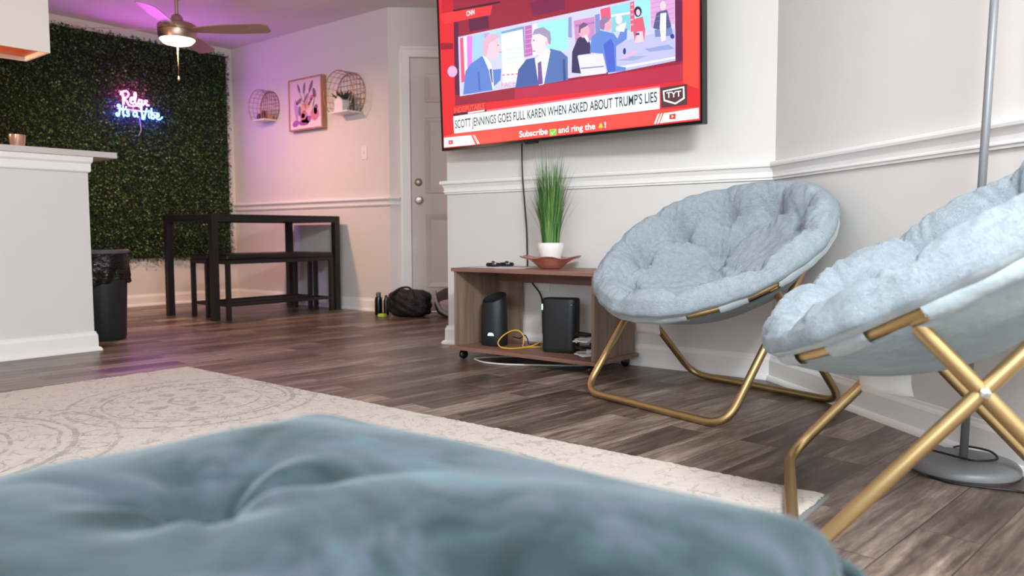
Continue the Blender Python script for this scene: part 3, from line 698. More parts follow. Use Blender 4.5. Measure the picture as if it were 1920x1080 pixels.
TV_POLYS=[(1,(150,35,60),[(0.118,0.672),(0.108,0.233),(1.499,0.183),(1.492,0.671),(0.117,0.835)]),(2,(95,25,65),[(0.228,0.672),(0.235,0.602),(0.376,0.597),(0.373,0.668)]),(2,(120,30,75),[(0.655,0.669),(0.672,0.602),(0.875,0.599),(0.868,0.682)]),(2,(100,30,75),[(1.466,0.525),(1.466,0.266),(1.499,0.268),(1.498,0.518)]),(2,(90,30,65),[(0.118,0.672),(0.109,0.29),(0.148,0.286),(0.154,0.666)]),(2,(185,45,75),[(0.543,0.268),(0.541,0.216),(1.499,0.183),(1.499,0.255)]),(1,(200,30,50),[(0.031,0.813),(0.027,0.735),(0.118,0.73),(0.121,0.795)]),(3,(245,55,60),[(0.027,0.734),(0.406,0.706),(0.389,0.661),(0.118,0.674),(0.026,0.677)]),(3,(60,20,40),[(0.118,0.737),(0.118,0.728),(0.458,0.707),(0.458,0.717)]),(1,(150,25,45),[(0.011,0.581),(0.009,0.545),(0.107,0.534),(0.108,0.565)]),(3,(205,205,245),[(0.149,0.59),(0.147,0.278),(1.464,0.273),(1.463,0.564)]),(4,(240,90,120),[(0.162,0.581),(0.162,0.347),(0.191,0.351),(0.187,0.582)]),(4,(250,245,252),[(0.187,0.583),(0.191,0.343),(0.207,0.344),(0.214,0.581)]),(4,(222,130,230),[(0.214,0.582),(0.209,0.341),(0.244,0.382),(0.255,0.579)]),(4,(165,205,235),[(0.255,0.579),(0.255,0.427),(0.334,0.446),(0.34,0.577)]),(4,(175,215,240),[(0.34,0.577),(0.334,0.446),(0.458,0.442),(0.463,0.574)]),(4,(205,130,200),[(0.34,0.576),(0.345,0.548),(0.374,0.56),(0.38,0.575)]),(4,(120,165,200),[(0.427,0.564),(0.431,0.554),(0.607,0.552),(0.606,0.566)]),(5,(238,247,242),[(0.462,0.551),(0.463,0.308),(0.616,0.299),(0.607,0.552)]),(6,(200,235,230),[(0.495,0.474),(0.495,0.468),(0.601,0.461),(0.602,0.466)]),(6,(200,235,230),[(0.494,0.452),(0.494,0.446),(0.601,0.44),(0.601,0.445)]),(6,(200,235,230),[(0.493,0.428),(0.493,0.423),(0.6,0.417),(0.6,0.422)]),(6,(200,235,230),[(0.492,0.405),(0.492,0.4),(0.599,0.394),(0.599,0.399)]),(6,(225,90,130),[(0.462,0.35),(0.461,0.344),(0.48,0.343),(0.48,0.349)]),(6,(225,90,130),[(0.492,0.348),(0.492,0.342),(0.51,0.341),(0.511,0.347)]),(6,(225,90,130),[(0.523,0.346),(0.523,0.34),(0.541,0.339),(0.541,0.345)]),(6,(225,90,130),[(0.553,0.344),(0.553,0.338),(0.57,0.337),(0.571,0.343)]),(5,(150,130,190),[(0.606,0.564),(0.608,0.416),(0.618,0.416),(0.616,0.565)]),(5,(190,110,180),[(0.621,0.564),(0.619,0.415),(0.666,0.417),(0.667,0.563)]),(6,(215,150,210),[(0.624,0.547),(0.624,0.542),(0.664,0.542),(0.664,0.546)]),(6,(215,150,210),[(0.623,0.524),(0.623,0.52),(0.663,0.519),(0.664,0.523)]),(6,(215,150,210),[(0.622,0.501),(0.622,0.497),(0.663,0.497),(0.663,0.501)]),(6,(215,150,210),[(0.622,0.478),(0.621,0.474),(0.662,0.474),(0.662,0.478)]),(6,(215,150,210),[(0.621,0.455),(0.621,0.451),(0.661,0.451),(0.661,0.455)]),(6,(215,150,210),[(0.62,0.432),(0.62,0.428),(0.661,0.428),(0.661,0.433)]),(4,(235,235,250),[(0.667,0.563),(0.671,0.41),(0.696,0.414),(0.701,0.562)]),(4,(160,240,243),[(0.701,0.563),(0.714,0.418),(0.888,0.412),(0.891,0.557)]),(4,(150,150,205),[(0.893,0.556),(0.889,0.467),(0.913,0.459),(0.913,0.557)]),(4,(205,140,190),[(0.924,0.536),(0.932,0.433),(1.045,0.428),(1.045,0.533)]),(5,(175,120,190),[(0.934,0.517),(0.934,0.507),(1.045,0.502),(1.045,0.511)]),(4,(130,140,200),[(1.047,0.54),(1.048,0.427),(1.075,0.428),(1.074,0.541)]),(5,(235,95,125),[(1.078,0.56),(1.082,0.508),(1.136,0.508),(1.132,0.561)]),(5,(145,218,228),[(1.135,0.56),(1.137,0.524),(1.239,0.518),(1.238,0.558)]),(5,(245,245,252),[(1.137,0.524),(1.137,0.514),(1.239,0.51),(1.239,0.518)]),(5,(135,205,215),[(1.137,0.514),(1.138,0.445),(1.238,0.441),(1.239,0.51)]),(5,(225,95,125),[(1.238,0.56),(1.241,0.431),(1.262,0.432),(1.26,0.56)]),(6,(240,170,190),[(1.242,0.552),(1.242,0.544),(1.256,0.544),(1.256,0.552)]),(6,(240,170,190),[(1.242,0.531),(1.242,0.523),(1.256,0.522),(1.256,0.531)]),(6,(240,170,190),[(1.242,0.509),(1.242,0.501),(1.256,0.501),(1.256,0.509)]),(6,(240,170,190),[(1.242,0.487),(1.241,0.479),(1.255,0.479),(1.255,0.487)]),(6,(240,170,190),[(1.241,0.466),(1.241,0.457),(1.255,0.458),(1.255,0.466)]),(5,(160,228,238),[(1.264,0.561),(1.266,0.433),(1.342,0.433),(1.34,0.561)]),(5,(218,165,215),[(1.343,0.56),(1.345,0.432),(1.462,0.428),(1.461,0.562)]),(6,(205,145,205),[(1.349,0.535),(1.349,0.532),(1.461,0.531),(1.461,0.534)]),(6,(205,145,205),[(1.349,0.515),(1.349,0.512),(1.461,0.511),(1.461,0.514)]),(6,(205,145,205),[(1.349,0.495),(1.349,0.492),(1.461,0.491),(1.461,0.495)]),(6,(205,145,205),[(1.349,0.475),(1.349,0.472),(1.46,0.472),(1.461,0.475)]),(6,(205,145,205),[(1.349,0.455),(1.349,0.452),(1.46,0.452),(1.46,0.455)]),(4,(190,190,232),[(1.117,0.396),(1.115,0.264),(1.464,0.273),(1.465,0.408)]),(5,(225,225,245),[(1.16,0.29),(1.164,0.277),(1.464,0.282),(1.464,0.291)]),(5,(160,170,215),[(1.164,0.317),(1.236,0.326),(1.328,0.315),(1.251,0.304)]),(5,(230,180,215),[(1.189,0.329),(1.26,0.348),(1.267,0.337),(1.212,0.316)]),(5,(150,160,215),[(1.313,0.346),(1.432,0.346),(1.461,0.323),(1.336,0.33)]),(6,(95,130,205),[(0.173,0.283),(0.196,0.404),(0.239,0.437),(0.322,0.464),(0.395,0.384),(0.456,0.38),(0.448,0.325),(0.395,0.294),(0.391,0.281)]),(7,(75,105,180),[(0.286,0.392),(0.291,0.292),(0.304,0.292),(0.301,0.382)]),(7,(245,245,252),[(0.327,0.466),(0.367,0.388),(0.391,0.287),(0.402,0.287),(0.395,0.377),(0.384,0.416),(0.354,0.45)]),(8,(90,100,150),[(0.372,0.388),(0.386,0.318),(0.395,0.32),(0.389,0.391)]),(8,(240,200,212),[(0.456,0.487),(0.451,0.513),(0.435,0.537),(0.411,0.552),(0.385,0.556),(0.36,0.549),(0.342,0.531),(0.335,0.506),(0.34,0.479),(0.356,0.456),(0.38,0.441),(0.407,0.437),(0.431,0.444),(0.449,0.462)]),(9,(222,178,200),[(0.331,0.469),(0.327,0.522),(0.353,0.556),(0.406,0.566),(0.457,0.542),(0.431,0.534),(0.378,0.522),(0.364,0.487),(0.354,0.454)]),(9,(150,110,140),[(0.444,0.5),(0.443,0.501),(0.442,0.503),(0.439,0.504),(0.436,0.504),(0.434,0.504),(0.432,0.503),(0.431,0.502),(0.432,0.501),(0.434,0.499),(0.436,0.498),(0.439,0.498),(0.441,0.498),(0.443,0.499)]),(9,(215,150,170),[(0.466,0.462),(0.465,0.464),(0.461,0.465),(0.457,0.467),(0.451,0.468),(0.446,0.468),(0.443,0.467),(0.441,0.466),(0.443,0.464),(0.446,0.462),(0.451,0.461),(0.456,0.46),(0.461,0.46),(0.465,0.46)]),(6,(72,95,160),[(0.548,0.271),(0.571,0.36),(0.627,0.403),(0.68,0.403),(0.701,0.267)]),(6,(85,115,178),[(0.735,0.267),(0.779,0.431),(0.843,0.409),(0.885,0.375),(0.884,0.268)]),(7,(60,75,130),[(0.855,0.369),(0.857,0.268),(0.871,0.267),(0.868,0.367)]),(7,(250,250,252),[(0.682,0.394),(0.77,0.434),(0.781,0.418),(0.735,0.267),(0.703,0.266)]),(8,(120,85,155),[(0.699,0.374),(0.722,0.38),(0.73,0.27),(0.699,0.268)]),(8,(246,222,226),[(0.765,0.463),(0.76,0.49),(0.747,0.514),(0.727,0.53),(0.704,0.534),(0.683,0.525),(0.667,0.506),(0.661,0.48),(0.666,0.452),(0.679,0.428),(0.7,0.413),(0.723,0.409),(0.744,0.418),(0.759,0.437)]),(9,(160,150,180),[(0.669,0.514),(0.684,0.538),(0.741,0.539),(0.783,0.509),(0.788,0.47),(0.78,0.447),(0.769,0.459),(0.761,0.485),(0.716,0.511)]),(9,(240,190,200),[(0.77,0.457),(0.769,0.463),(0.766,0.468),(0.762,0.471),(0.758,0.472),(0.754,0.47),(0.751,0.466),(0.75,0.461),(0.75,0.455),(0.753,0.45),(0.757,0.447),(0.762,0.446),(0.766,0.448),(0.769,0.452)]),(9,(150,110,130),[(0.685,0.485),(0.685,0.486),(0.683,0.488),(0.68,0.489),(0.676,0.489),(0.673,0.489),(0.671,0.489),(0.67,0.488),(0.671,0.486),(0.673,0.485),(0.676,0.484),(0.679,0.483),(0.682,0.483),(0.685,0.484)]),(9,(205,130,150),[(0.688,0.433),(0.686,0.435),(0.683,0.436),(0.679,0.438),(0.674,0.438),(0.669,0.438),(0.666,0.438),(0.665,0.436),(0.666,0.435),(0.669,0.433),(0.673,0.432),(0.679,0.431),(0.683,0.431),(0.686,0.431)]),(6,(58,50,92),[(0.907,0.299),(0.912,0.395),(0.946,0.452),(0.98,0.46),(1.018,0.419),(1.021,0.371),(0.948,0.374),(0.965,0.287)]),(7,(235,235,250),[(0.98,0.459),(1.005,0.421),(1.011,0.433),(1.002,0.458)]),(7,(228,172,192),[(1.016,0.474),(1.013,0.489),(1.004,0.501),(0.991,0.51),(0.977,0.512),(0.964,0.508),(0.954,0.499),(0.951,0.485),(0.954,0.471),(0.962,0.458),(0.975,0.449),(0.99,0.447),(1.003,0.451),(1.012,0.461)]),(8,(110,90,130),[(0.952,0.477),(0.956,0.507),(0.982,0.519),(1.009,0.504),(0.994,0.497),(0.966,0.491),(0.961,0.472)]),(7,(100,135,215),[(1.015,0.376),(1.027,0.447),(1.077,0.466),(1.15,0.44),(1.17,0.413),(1.191,0.449),(1.222,0.45),(1.22,0.404),(1.162,0.381),(1.162,0.294),(1.213,0.28),(1.21,0.266),(1.113,0.271),(1.09,0.359)]),(8,(75,100,205),[(1.093,0.4),(1.115,0.271),(1.156,0.271),(1.15,0.391),(1.134,0.42)]),(8,(232,170,190),[(1.143,0.48),(1.141,0.494),(1.134,0.505),(1.125,0.513),(1.114,0.515),(1.104,0.511),(1.097,0.502),(1.094,0.489),(1.097,0.475),(1.103,0.464),(1.113,0.456),(1.124,0.454),(1.134,0.459),(1.14,0.468)]),(9,(150,120,165),[(1.076,0.472),(1.074,0.509),(1.099,0.524),(1.132,0.513),(1.127,0.5),(1.103,0.491),(1.098,0.462)]),(8,(250,225,225),[(1.163,0.467),(1.163,0.448),(1.206,0.437),(1.219,0.477),(1.195,0.475)]),(8,(235,225,235),[(1.197,0.494),(1.195,0.504),(1.191,0.512),(1.184,0.518),(1.176,0.519),(1.169,0.516),(1.164,0.509),(1.162,0.5),(1.164,0.49),(1.168,0.481),(1.175,0.475),(1.183,0.474),(1.19,0.477),(1.195,0.484)]),(9,(225,225,245),[(0.944,0.371),(1.088,0.36),(1.107,0.269),(0.965,0.274)]),(10,(140,140,180),[(0.96,0.314),(0.962,0.308),(1.095,0.299),(1.092,0.305)]),(6,(228,95,122),[(1.255,0.483),(1.304,0.486),(1.316,0.428),(1.31,0.378),(1.264,0.378),(1.253,0.432)]),(7,(240,205,215),[(1.26,0.379),(1.31,0.378),(1.303,0.424),(1.272,0.426)]),(6,(55,35,70),[(1.299,0.508),(1.297,0.518),(1.292,0.527),(1.284,0.533),(1.275,0.535),(1.267,0.532),(1.261,0.525),(1.259,0.516),(1.261,0.505),(1.266,0.496),(1.274,0.49),(1.283,0.489),(1.291,0.492),(1.297,0.499)]),(7,(245,205,215),[(1.291,0.506),(1.29,0.512),(1.287,0.517),(1.283,0.521),(1.278,0.522),(1.274,0.52),(1.271,0.516),(1.27,0.51),(1.271,0.503),(1.274,0.498),(1.278,0.495),(1.283,0.494),(1.287,0.496),(1.29,0.5)]),(8,(60,70,150),[(1.265,0.421),(1.268,0.411),(1.287,0.411),(1.284,0.421)]),(6,(82,92,135),[(1.356,0.427),(1.373,0.488),(1.397,0.494),(1.426,0.492),(1.446,0.418),(1.422,0.407),(1.415,0.473),(1.389,0.415)]),(7,(240,240,250),[(1.393,0.483),(1.422,0.481),(1.418,0.367),(1.397,0.364),(1.389,0.422)]),(6,(120,135,195),[(1.363,0.42),(1.366,0.388),(1.454,0.38),(1.447,0.415)]),(7,(245,210,218),[(1.421,0.51),(1.419,0.519),(1.415,0.527),(1.409,0.532),(1.403,0.533),(1.397,0.53),(1.393,0.524),(1.391,0.516),(1.393,0.507),(1.397,0.499),(1.403,0.494),(1.409,0.493),(1.415,0.496),(1.419,0.502)]),(7,(50,50,120),[(1.214,0.351),(1.214,0.357),(1.212,0.363),(1.208,0.366),(1.205,0.366),(1.202,0.364),(1.199,0.359),(1.199,0.353),(1.199,0.347),(1.201,0.342),(1.205,0.339),(1.208,0.338),(1.211,0.34),(1.213,0.345)]),(7,(60,60,150),[(1.46,0.375),(1.459,0.38),(1.457,0.384),(1.453,0.386),(1.448,0.387),(1.444,0.386),(1.441,0.383),(1.44,0.379),(1.441,0.374),(1.444,0.37),(1.448,0.368),(1.453,0.367),(1.457,0.368),(1.459,0.371)]),(3,(250,110,130),[(0.343,0.185),(0.342,0.177),(1.386,0.169),(1.386,0.178)]),(4,(248,250,250),[(0.091,0.177),(1.385,0.17),(1.385,0.079),(0.094,0.084)]),(4,(85,55,60),[(1.389,0.169),(1.519,0.169),(1.519,0.083),(1.394,0.082)]),(5,(250,250,250),[(1.401,0.155),(1.506,0.161),(1.508,0.109),(1.463,0.089),(1.405,0.11)]),(6,(85,55,60),[(1.409,0.149),(1.499,0.154),(1.5,0.114),(1.462,0.097),(1.412,0.116)]),(4,(200,45,60),[(0.101,0.226),(0.338,0.217),(0.334,0.19),(0.097,0.192)]),(5,(50,30,60),[(0.091,0.191),(0.343,0.188),(0.342,0.177),(0.091,0.178)]),(6,(250,240,245),[(0.205,0.187),(0.33,0.188),(0.327,0.18),(0.205,0.179)]),(2,(250,80,70),[(0.101,0.081),(1.389,0.076),(1.573,0.067),(1.575,0.014),(0.008,0.016),(0.011,0.076),(0.08,0.083)]),(2,(240,75,62),[(1.502,0.638),(1.499,0.175),(1.573,0.141),(1.576,0.622)]),(4,(250,250,252),[(0.011,0.068),(0.222,0.065),(0.253,0.013),(0.01,0.016)]),(5,(250,225,225),[(0.234,0.065),(0.24,0.064),(0.276,0.014),(0.268,0.014)]),(5,(250,225,225),[(0.244,0.065),(0.25,0.064),(0.286,0.014),(0.278,0.014)]),(4,(250,250,252),[(1.415,0.058),(1.574,0.064),(1.575,0.019),(1.392,0.018)]),(5,(250,245,245),[(1.376,0.059),(1.384,0.059),(1.365,0.016),(1.355,0.016)]),(5,(250,245,245),[(1.391,0.059),(1.399,0.059),(1.38,0.017),(1.37,0.016)]),(5,(250,245,245),[(1.406,0.059),(1.413,0.059),(1.395,0.017),(1.385,0.017)]),(6,(205,60,60),[(0.048,0.051),(0.083,0.05),(0.082,0.029),(0.047,0.028)]),(7,(250,220,220),[(0.059,0.045),(0.059,0.034),(0.073,0.039)]),(6,(215,60,50),[(1.433,0.05),(1.464,0.051),(1.463,0.028),(1.433,0.029)]),(7,(255,235,200),[(1.444,0.047),(1.444,0.034),(1.456,0.04)]),(6,(120,215,80),[(0.765,0.046),(0.807,0.046),(0.808,0.015),(0.765,0.014)]),(7,(250,255,210),[(0.774,0.034),(0.782,0.026),(0.801,0.041),(0.802,0.037),(0.782,0.019),(0.772,0.029)]),(6,(255,215,80),[(1.055,0.028),(1.062,0.035),(1.064,0.045),(1.071,0.049),(1.077,0.045),(1.079,0.035),(1.086,0.028)]),(7,(255,170,60),[(1.077,0.025),(1.077,0.026),(1.075,0.027),(1.073,0.028),(1.07,0.028),(1.068,0.028),(1.066,0.027),(1.065,0.026),(1.066,0.024),(1.068,0.023),(1.07,0.023),(1.072,0.022),(1.075,0.023),(1.076,0.023)]),(5,(222,175,215),[(0.134,0.411),(0.133,0.419),(0.13,0.427),(0.124,0.434),(0.117,0.439),(0.108,0.444),(0.098,0.446),(0.088,0.446),(0.079,0.445),(0.071,0.441),(0.064,0.436),(0.06,0.429),(0.058,0.422),(0.059,0.414),(0.063,0.406),(0.068,0.399),(0.076,0.393),(0.085,0.389),(0.095,0.387),(0.105,0.386),(0.114,0.388),(0.122,0.392),(0.128,0.397),(0.133,0.404)])]
TV_TEXT=[(5, (20, 55, 65), "SCOTT JENNINGS GOES FULL KAREN WHEN ASKED ABOUT TRUMP'S LIES", 0.103, 1.372, 0.111, 0.046, 0),(7, (250, 250, 250), 'TYT', 1.419, 1.491, 0.121, 0.025, 1),(5, (255, 255, 255), 'Subscribe', 0.567, 0.752, 0.025, 0.031, 1),(5, (255, 255, 255), 'and ring the', 0.819, 1.038, 0.024, 0.03, 1),(5, (255, 255, 255), '!', 1.091, 1.1, 0.025, 0.027, 1),(5, (255, 95, 75), 'INDISPUTABLE', 0.1, 0.33, 0.194, 0.03, 1),(6, (200, 215, 235), 'YouTube', 0.091, 0.192, 0.03, 0.016, 0),(6, (205, 215, 225), 'YouTube', 1.473, 1.547, 0.034, 0.016, 0),(5, (235, 140, 160), 'FACE', 0.454, 0.549, 0.283, 0.028, 0),(5, (250, 245, 245), 'CNN', 0.217, 0.277, 0.686, 0.026, 1)]
TV_O=(-3.0504, 3.18, 1.1037)
TV_U=(0.9986, -0.053, 0.0)
TV_V=(-0.0018, -0.0349, 0.9994)
TV_W=1.589

# ------------------------------------------------------------------ television
TO, TU, TV_ = Vector(TV_O), Vector(TV_U), Vector(TV_V)
TN = TU.cross(TV_)           # towards the room
if TN.dot(TO) > 0: TN = -TN
TH = TV_W * .5625
def tp(u, v_, q=0.0): return tuple(TO + TU * u + TV_ * v_ + TN * q)
t = thing('television', 'large flat screen television on the wall showing a red news programme', 'television', (-2.26, 3.15, 1.10))
I = Matrix.Translation(-Vector(t.location))
def tvbox(mb, u0, u1, v0, v1, q0, q1):
    vs = [tp(u, v_, q) for q in (q0, q1) for u, v_ in ((u0, v0), (u1, v0), (u1, v1), (u0, v1))]
    mb.add([tuple(I @ Vector(p)) for p in vs], [(0, 3, 2, 1), (4, 5, 6, 7), (0, 1, 5, 4), (1, 2, 6, 5), (2, 3, 7, 6), (3, 0, 4, 7)])
mb = MB(); b_ = .010
tvbox(mb, -.004, TV_W + .004, -.004, TH + .004, -.045, -.004)
mb.build('tv_back', M_black, t, bevel=.004)
mb = MB()
tvbox(mb, -.004, b_ * .6, -.004, TH + .004, -.004, .002); tvbox(mb, TV_W - b_ * .6, TV_W + .004, -.004, TH + .004, -.004, .002)
tvbox(mb, b_ * .6, TV_W - b_ * .6, -.004, .010, -.004, .002); tvbox(mb, b_ * .6, TV_W - b_ * .6, TH - .006, TH + .004, -.004, .002)
mb.build('bezel', M_blackgloss, t, bevel=.001)
mb = MB(); tvbox(mb, .60, .68, -.014, -.004, -.02, -.002); mb.build('remote_sensor', M_black, t, bevel=.002)
mb = MB(); mb.box((-.2, .03, .2), (.25, .145, .6)); mb.build('wall_mount', M_black, t)
# the picture on the screen: one flat mesh, coloured per face, lit from within
S = MB(); scol = []
def spoly(l, c, pts):
    pts = [(min(max(u, .006), TV_W - .006), min(max(v_, .010), TH - .006)) for u, v_ in pts]
    S.add([tuple(I @ Vector(tp(u, v_, -.0035 + l * .0003))) for u, v_ in pts], [tuple(range(len(pts)))]); scol.append(c)
spoly(0, (222, 42, 50), [(.006, .010), (TV_W - .006, .010), (TV_W - .006, TH - .006), (.006, TH - .006)])
for l, c, pts in TV_POLYS: spoly(l, c, pts)
for l, c, s_, u0, u1, y_, hh, bold in TV_TEXT:
    cu_ = bpy.data.curves.new('txt', 'FONT'); cu_.body = s_; cu_.size = 1
    cu_.offset = .02 if bold else (.012 if len(s_) > 20 else 0)
    to = bpy.data.objects.new('txt', cu_); C.objects.link(to)
    me = bpy.data.meshes.new_from_object(to.evaluated_get(bpy.context.evaluated_depsgraph_get()))
    bpy.data.objects.remove(to); bpy.data.curves.remove(cu_)
    co = [v_.co.copy() for v_ in me.vertices]
    xa, xb = min(p.x for p in co), max(p.x for p in co); cap = .73 if s_ not in ('and ring the',) else .73
    desc = 0.0
    P_ = [tuple(I @ Vector(tp(u0 + (p.x - xa) / (xb - xa) * (u1 - u0), y_ + (p.y) / cap * hh, -.0035 + l * .0003))) for p in co]
    fs = [tuple(f.vertices) for f in me.polygons]
    S.add(P_, fs); scol += [c] * len(fs); bpy.data.meshes.remove(me)
me = bpy.data.meshes.new('screen'); me.from_pydata(S.v, [], S.f)
at_ = me.color_attributes.new('picture', 'FLOAT_COLOR', 'CORNER')
buf = []
for p, c in zip(me.polygons, scol): buf += [*lin(c), 1.0] * p.loop_total
at_.data.foreach_set('color', buf)
M_scr = bpy.data.materials.new('screen_picture'); M_scr.use_nodes = True
nt = M_scr.node_tree; b_ = nt.nodes['Principled BSDF']
b_.inputs['Base Color'].default_value = (.01, .01, .01, 1); b_.inputs['Roughness'].default_value = .22
va = nt.nodes.new('ShaderNodeVertexColor'); va.layer_name = 'picture'
nt.links.new(va.outputs[0], b_.inputs['Emission Color']); b_.inputs['Emission Strength'].default_value = 1.12
me.materials.append(M_scr); so = bpy.data.objects.new('screen', me); C.objects.link(so); so.parent = t

# ------------------------------------------------------------------ media stand
SX0, SX1, SY0, SY1, SZ = -2.735, -1.885, 2.925, 3.285, .468
t = thing('media_stand', 'low walnut media stand on black casters under the television', 'tv stand', (SX0, SY0, 0))
L = lambda x, y, z: (x - SX0, y - SY0, z)
def sb(nm, a, b, m, bev=.001): return MB().box(L(*a), L(*b)).build(nm, m, t, bevel=bev)
sb('top_board', (SX0 - .012, SY0 - .01, SZ - .018), (SX1 + .012, SY1, SZ), M_walnut)
sb('bottom_board', (SX0 - .022, SY0 - .015, .050), (SX1 + .022, SY1, .068), M_walnut)
sb('side_panel', (SX0, SY0, .068), (SX0 + .016, SY1, SZ - .018), M_walnut_v)
sb('side_panel', (SX1 - .016, SY0, .068), (SX1, SY1, SZ - .018), M_walnut_v)
sb('back_rail', (SX0 + .016, SY1 - .02, SZ - .085), (SX1 - .016, SY1 - .004, SZ - .018), M_walnut)
sb('back_panel', (SX0 + .016, SY1 - .02, .068), (SX0 + .17, SY1 - .004, SZ - .085), M_walnut_v)
for x, y in ((SX0 + .035, SY0 + .03), (SX1 - .035, SY0 + .03), (SX0 + .035, SY1 - .03), (SX1 - .035, SY1 - .03)):
    mb = MB(); mb.lathe([(.001, -.011), (.019, -.011), (.0235, -.006), (.0235, .006), (.019, .011), (.001, .011)], 24, Matrix.Translation(L(x, y, .0237)) @ Matrix.Rotation(PI / 2, 4, 'Y') @ Matrix.Rotation(.3, 4, 'X'))
    cw = mb.build('caster', M_blackgloss, t, True, angle=50)
    MB().box(L(x - .004, y - .004, .040), L(x + .004, y + .004, .0505)).build('stem', M_steel, cw)
for z in (.43,): MB().lathe([(.001, 0), (.005, 0), (.004, .002), (.001, .003)], 10, Matrix.Translation(L(SX0 + .0165, SY0 + .06, z)) @ Matrix.Rotation(PI / 2, 4, 'Y')).build('cam_screw', M_steel, t, True)

M_router = mat('matte_black_router', (27, 30, 33), .5)
M_led = emis('white_blue_led', (.55, .80, 1.0), 4.0)
# tower router: tapered oval with slanted hollow top
t = thing('tower_router', 'black tapered tower router with glowing white bar on the stand shelf', 'router', (-2.588, 3.07, .0685))
n = 40; mb = MB(); vs = []
prof = [(.069, 0), (.074, .006), (.076, .06), (.074, .14), (.070, .21), (.065, .245)]
for r, z in prof:
    for k in range(n):
        a = 2 * PI * k / n; zz_ = z + (.026 * math.sin(a + .2) * min(1, max(0, (z - .18) / .065)) if z > .18 else 0)
        vs.append((r * math.cos(a) * 1.0, r * math.sin(a) * .82, zz_))
for r, dz in ((.060, -.004), (.054, -.018), (.001, -.022)):
    for k in range(n): a = 2 * PI * k / n; vs.append((r * math.cos(a), r * math.sin(a) * .82, .245 + dz + .026 * math.sin(a + .2) * min(1, r / .06)))
fs = [(j * n + k, j * n + (k + 1) % n, (j + 1) * n + (k + 1) % n, (j + 1) * n + k) for j in range(len(prof) + 2) for k in range(n)] + [tuple(range(n))[::-1]]
mb.add(vs, fs).build('router_body', M_router, t, True, angle=60)
mb = MB()
d = Vector((.62, -.785, 0)).normalized(); s_ = Vector((.785, .62, 0)); base = Vector((.083 * .30, -.068 * .96, 0))
pl = [(-.020, .062), (.020, .062), (.013, .073), (-.013, .073)]
ang0 = math.atan2(-.96, .32)
def onbody(da, z):
    a = ang0 + da; r = .0762; return (r * math.cos(a) * 1.006, r * math.sin(a) * .82 * 1.012, z)
mb.add([onbody(-.23, .055), onbody(0, .055), onbody(.23, .055), onbody(.15, .068), onbody(0, .069), onbody(-.15, .068)], [(0, 1, 4, 5), (1, 2, 3, 4)])
mb.build('status_light', M_led, t)
# box router
t = thing('box_router', 'wide rounded black box router with small blue side light, right on the shelf', 'router', (-2.178, 3.085, .0685), math.radians(16))
def rrect(w_, d_, r, n_=6): return [(sx * (w_ - r) + r * math.cos(a0 + PI / 2 * i / n_), sy * (d_ - r) + r * math.sin(a0 + PI / 2 * i / n_)) for sx, sy, a0 in ((1, 1, 0), (-1, 1, PI / 2), (-1, -1, PI), (1, -1, 3 * PI / 2)) for i in range(n_ + 1)]
mb = MB(); P_ = []
rr_ = [(.083, .044, 0), (.087, .048, .005), (.088, .05, .02), (.088, .05, .245), (.087, .049, .258), (.082, .044, .262)]
for w_, d_, z in rr_: P_ += [(x, y, z) for x, y in rrect(w_, d_, .034)]
k_ = len(rrect(1, 1, .1)); fs = [(j * k_ + i, j * k_ + (i + 1) % k_, (j + 1) * k_ + (i + 1) % k_, (j + 1) * k_ + i) for j in range(5) for i in range(k_)] + [tuple(range(k_))[::-1], tuple(range(5 * k_, 6 * k_))]
mb.add(P_, fs).build('router_body', M_router, t, True, angle=40)
MB().box((-.0875, -.034, .205), (-.0800, -.028, .232)).build('status_light', M_led, t)
MB().lathe([(.001, 0), (.003, 0), (.003, .001), (.001, .0012)], 10, Matrix.Translation((.068, -.0502, .232)) @ Matrix.Rotation(PI / 2, 4, 'X')).build('reset_button', M_steel, t, True)

def cable(name, pts, r, m, label, cat='cable', closed=False, n=8, seg=8):
    o = MB().tube(smoothpath(pts, seg, closed), r, n, closed=closed).build(name, m, None, True); return tag(o, label, cat)
M_yel = mat('yellow_cable', (228, 178, 62), .4); M_wcab = mat('white_cable', (214, 212, 208), .45); M_bcab = mat('black_cable', (20, 20, 22), .45)
zb = .0715
cable('network_cable', [(-2.31, 3.20, .12), (-2.34, 3.16, .10), (-2.37, 3.10, .078), (-2.39, 3.03, .0735), (-2.42, 2.985, .074), (-2.46, 2.965, .08), (-2.485, 2.975, .10), (-2.475, 3.00, .13), (-2.44, 3.02, .155), (-2.40, 3.03, .16), (-2.375, 3.04, .135), (-2.375, 3.04, .10), (-2.385, 3.05, .078), (-2.36, 3.09, .074), (-2.33, 3.14, .074), (-2.31, 3.18, .08)], .0031, M_yel, 'yellow network cable coiled between the two routers on the shelf')
cable('power_cable', [(-2.515, 3.13, .11), (-2.47, 3.13, .105), (-2.43, 3.12, .125), (-2.405, 3.11, .11), (-2.405, 3.12, .085), (-2.43, 3.17, .073), (-2.40, 3.21, .073)], .003, M_bcab, 'thin black power cable looping behind the yellow cable')
cable('coax_cable', [(-2.63, 2.985, .006), (-2.58, 2.93, .005), (-2.50, 2.905, .005), (-2.40, 2.925, .005), (-2.28, 2.99, .005), (-2.1, 3.10, .006), (-2.05, 3.2, .006), (-2.2, 3.25, .006), (-2.5, 3.15, .005)], .0042, M_wcab, 'white coaxial cable coiled on the floor under the media stand', closed=True)
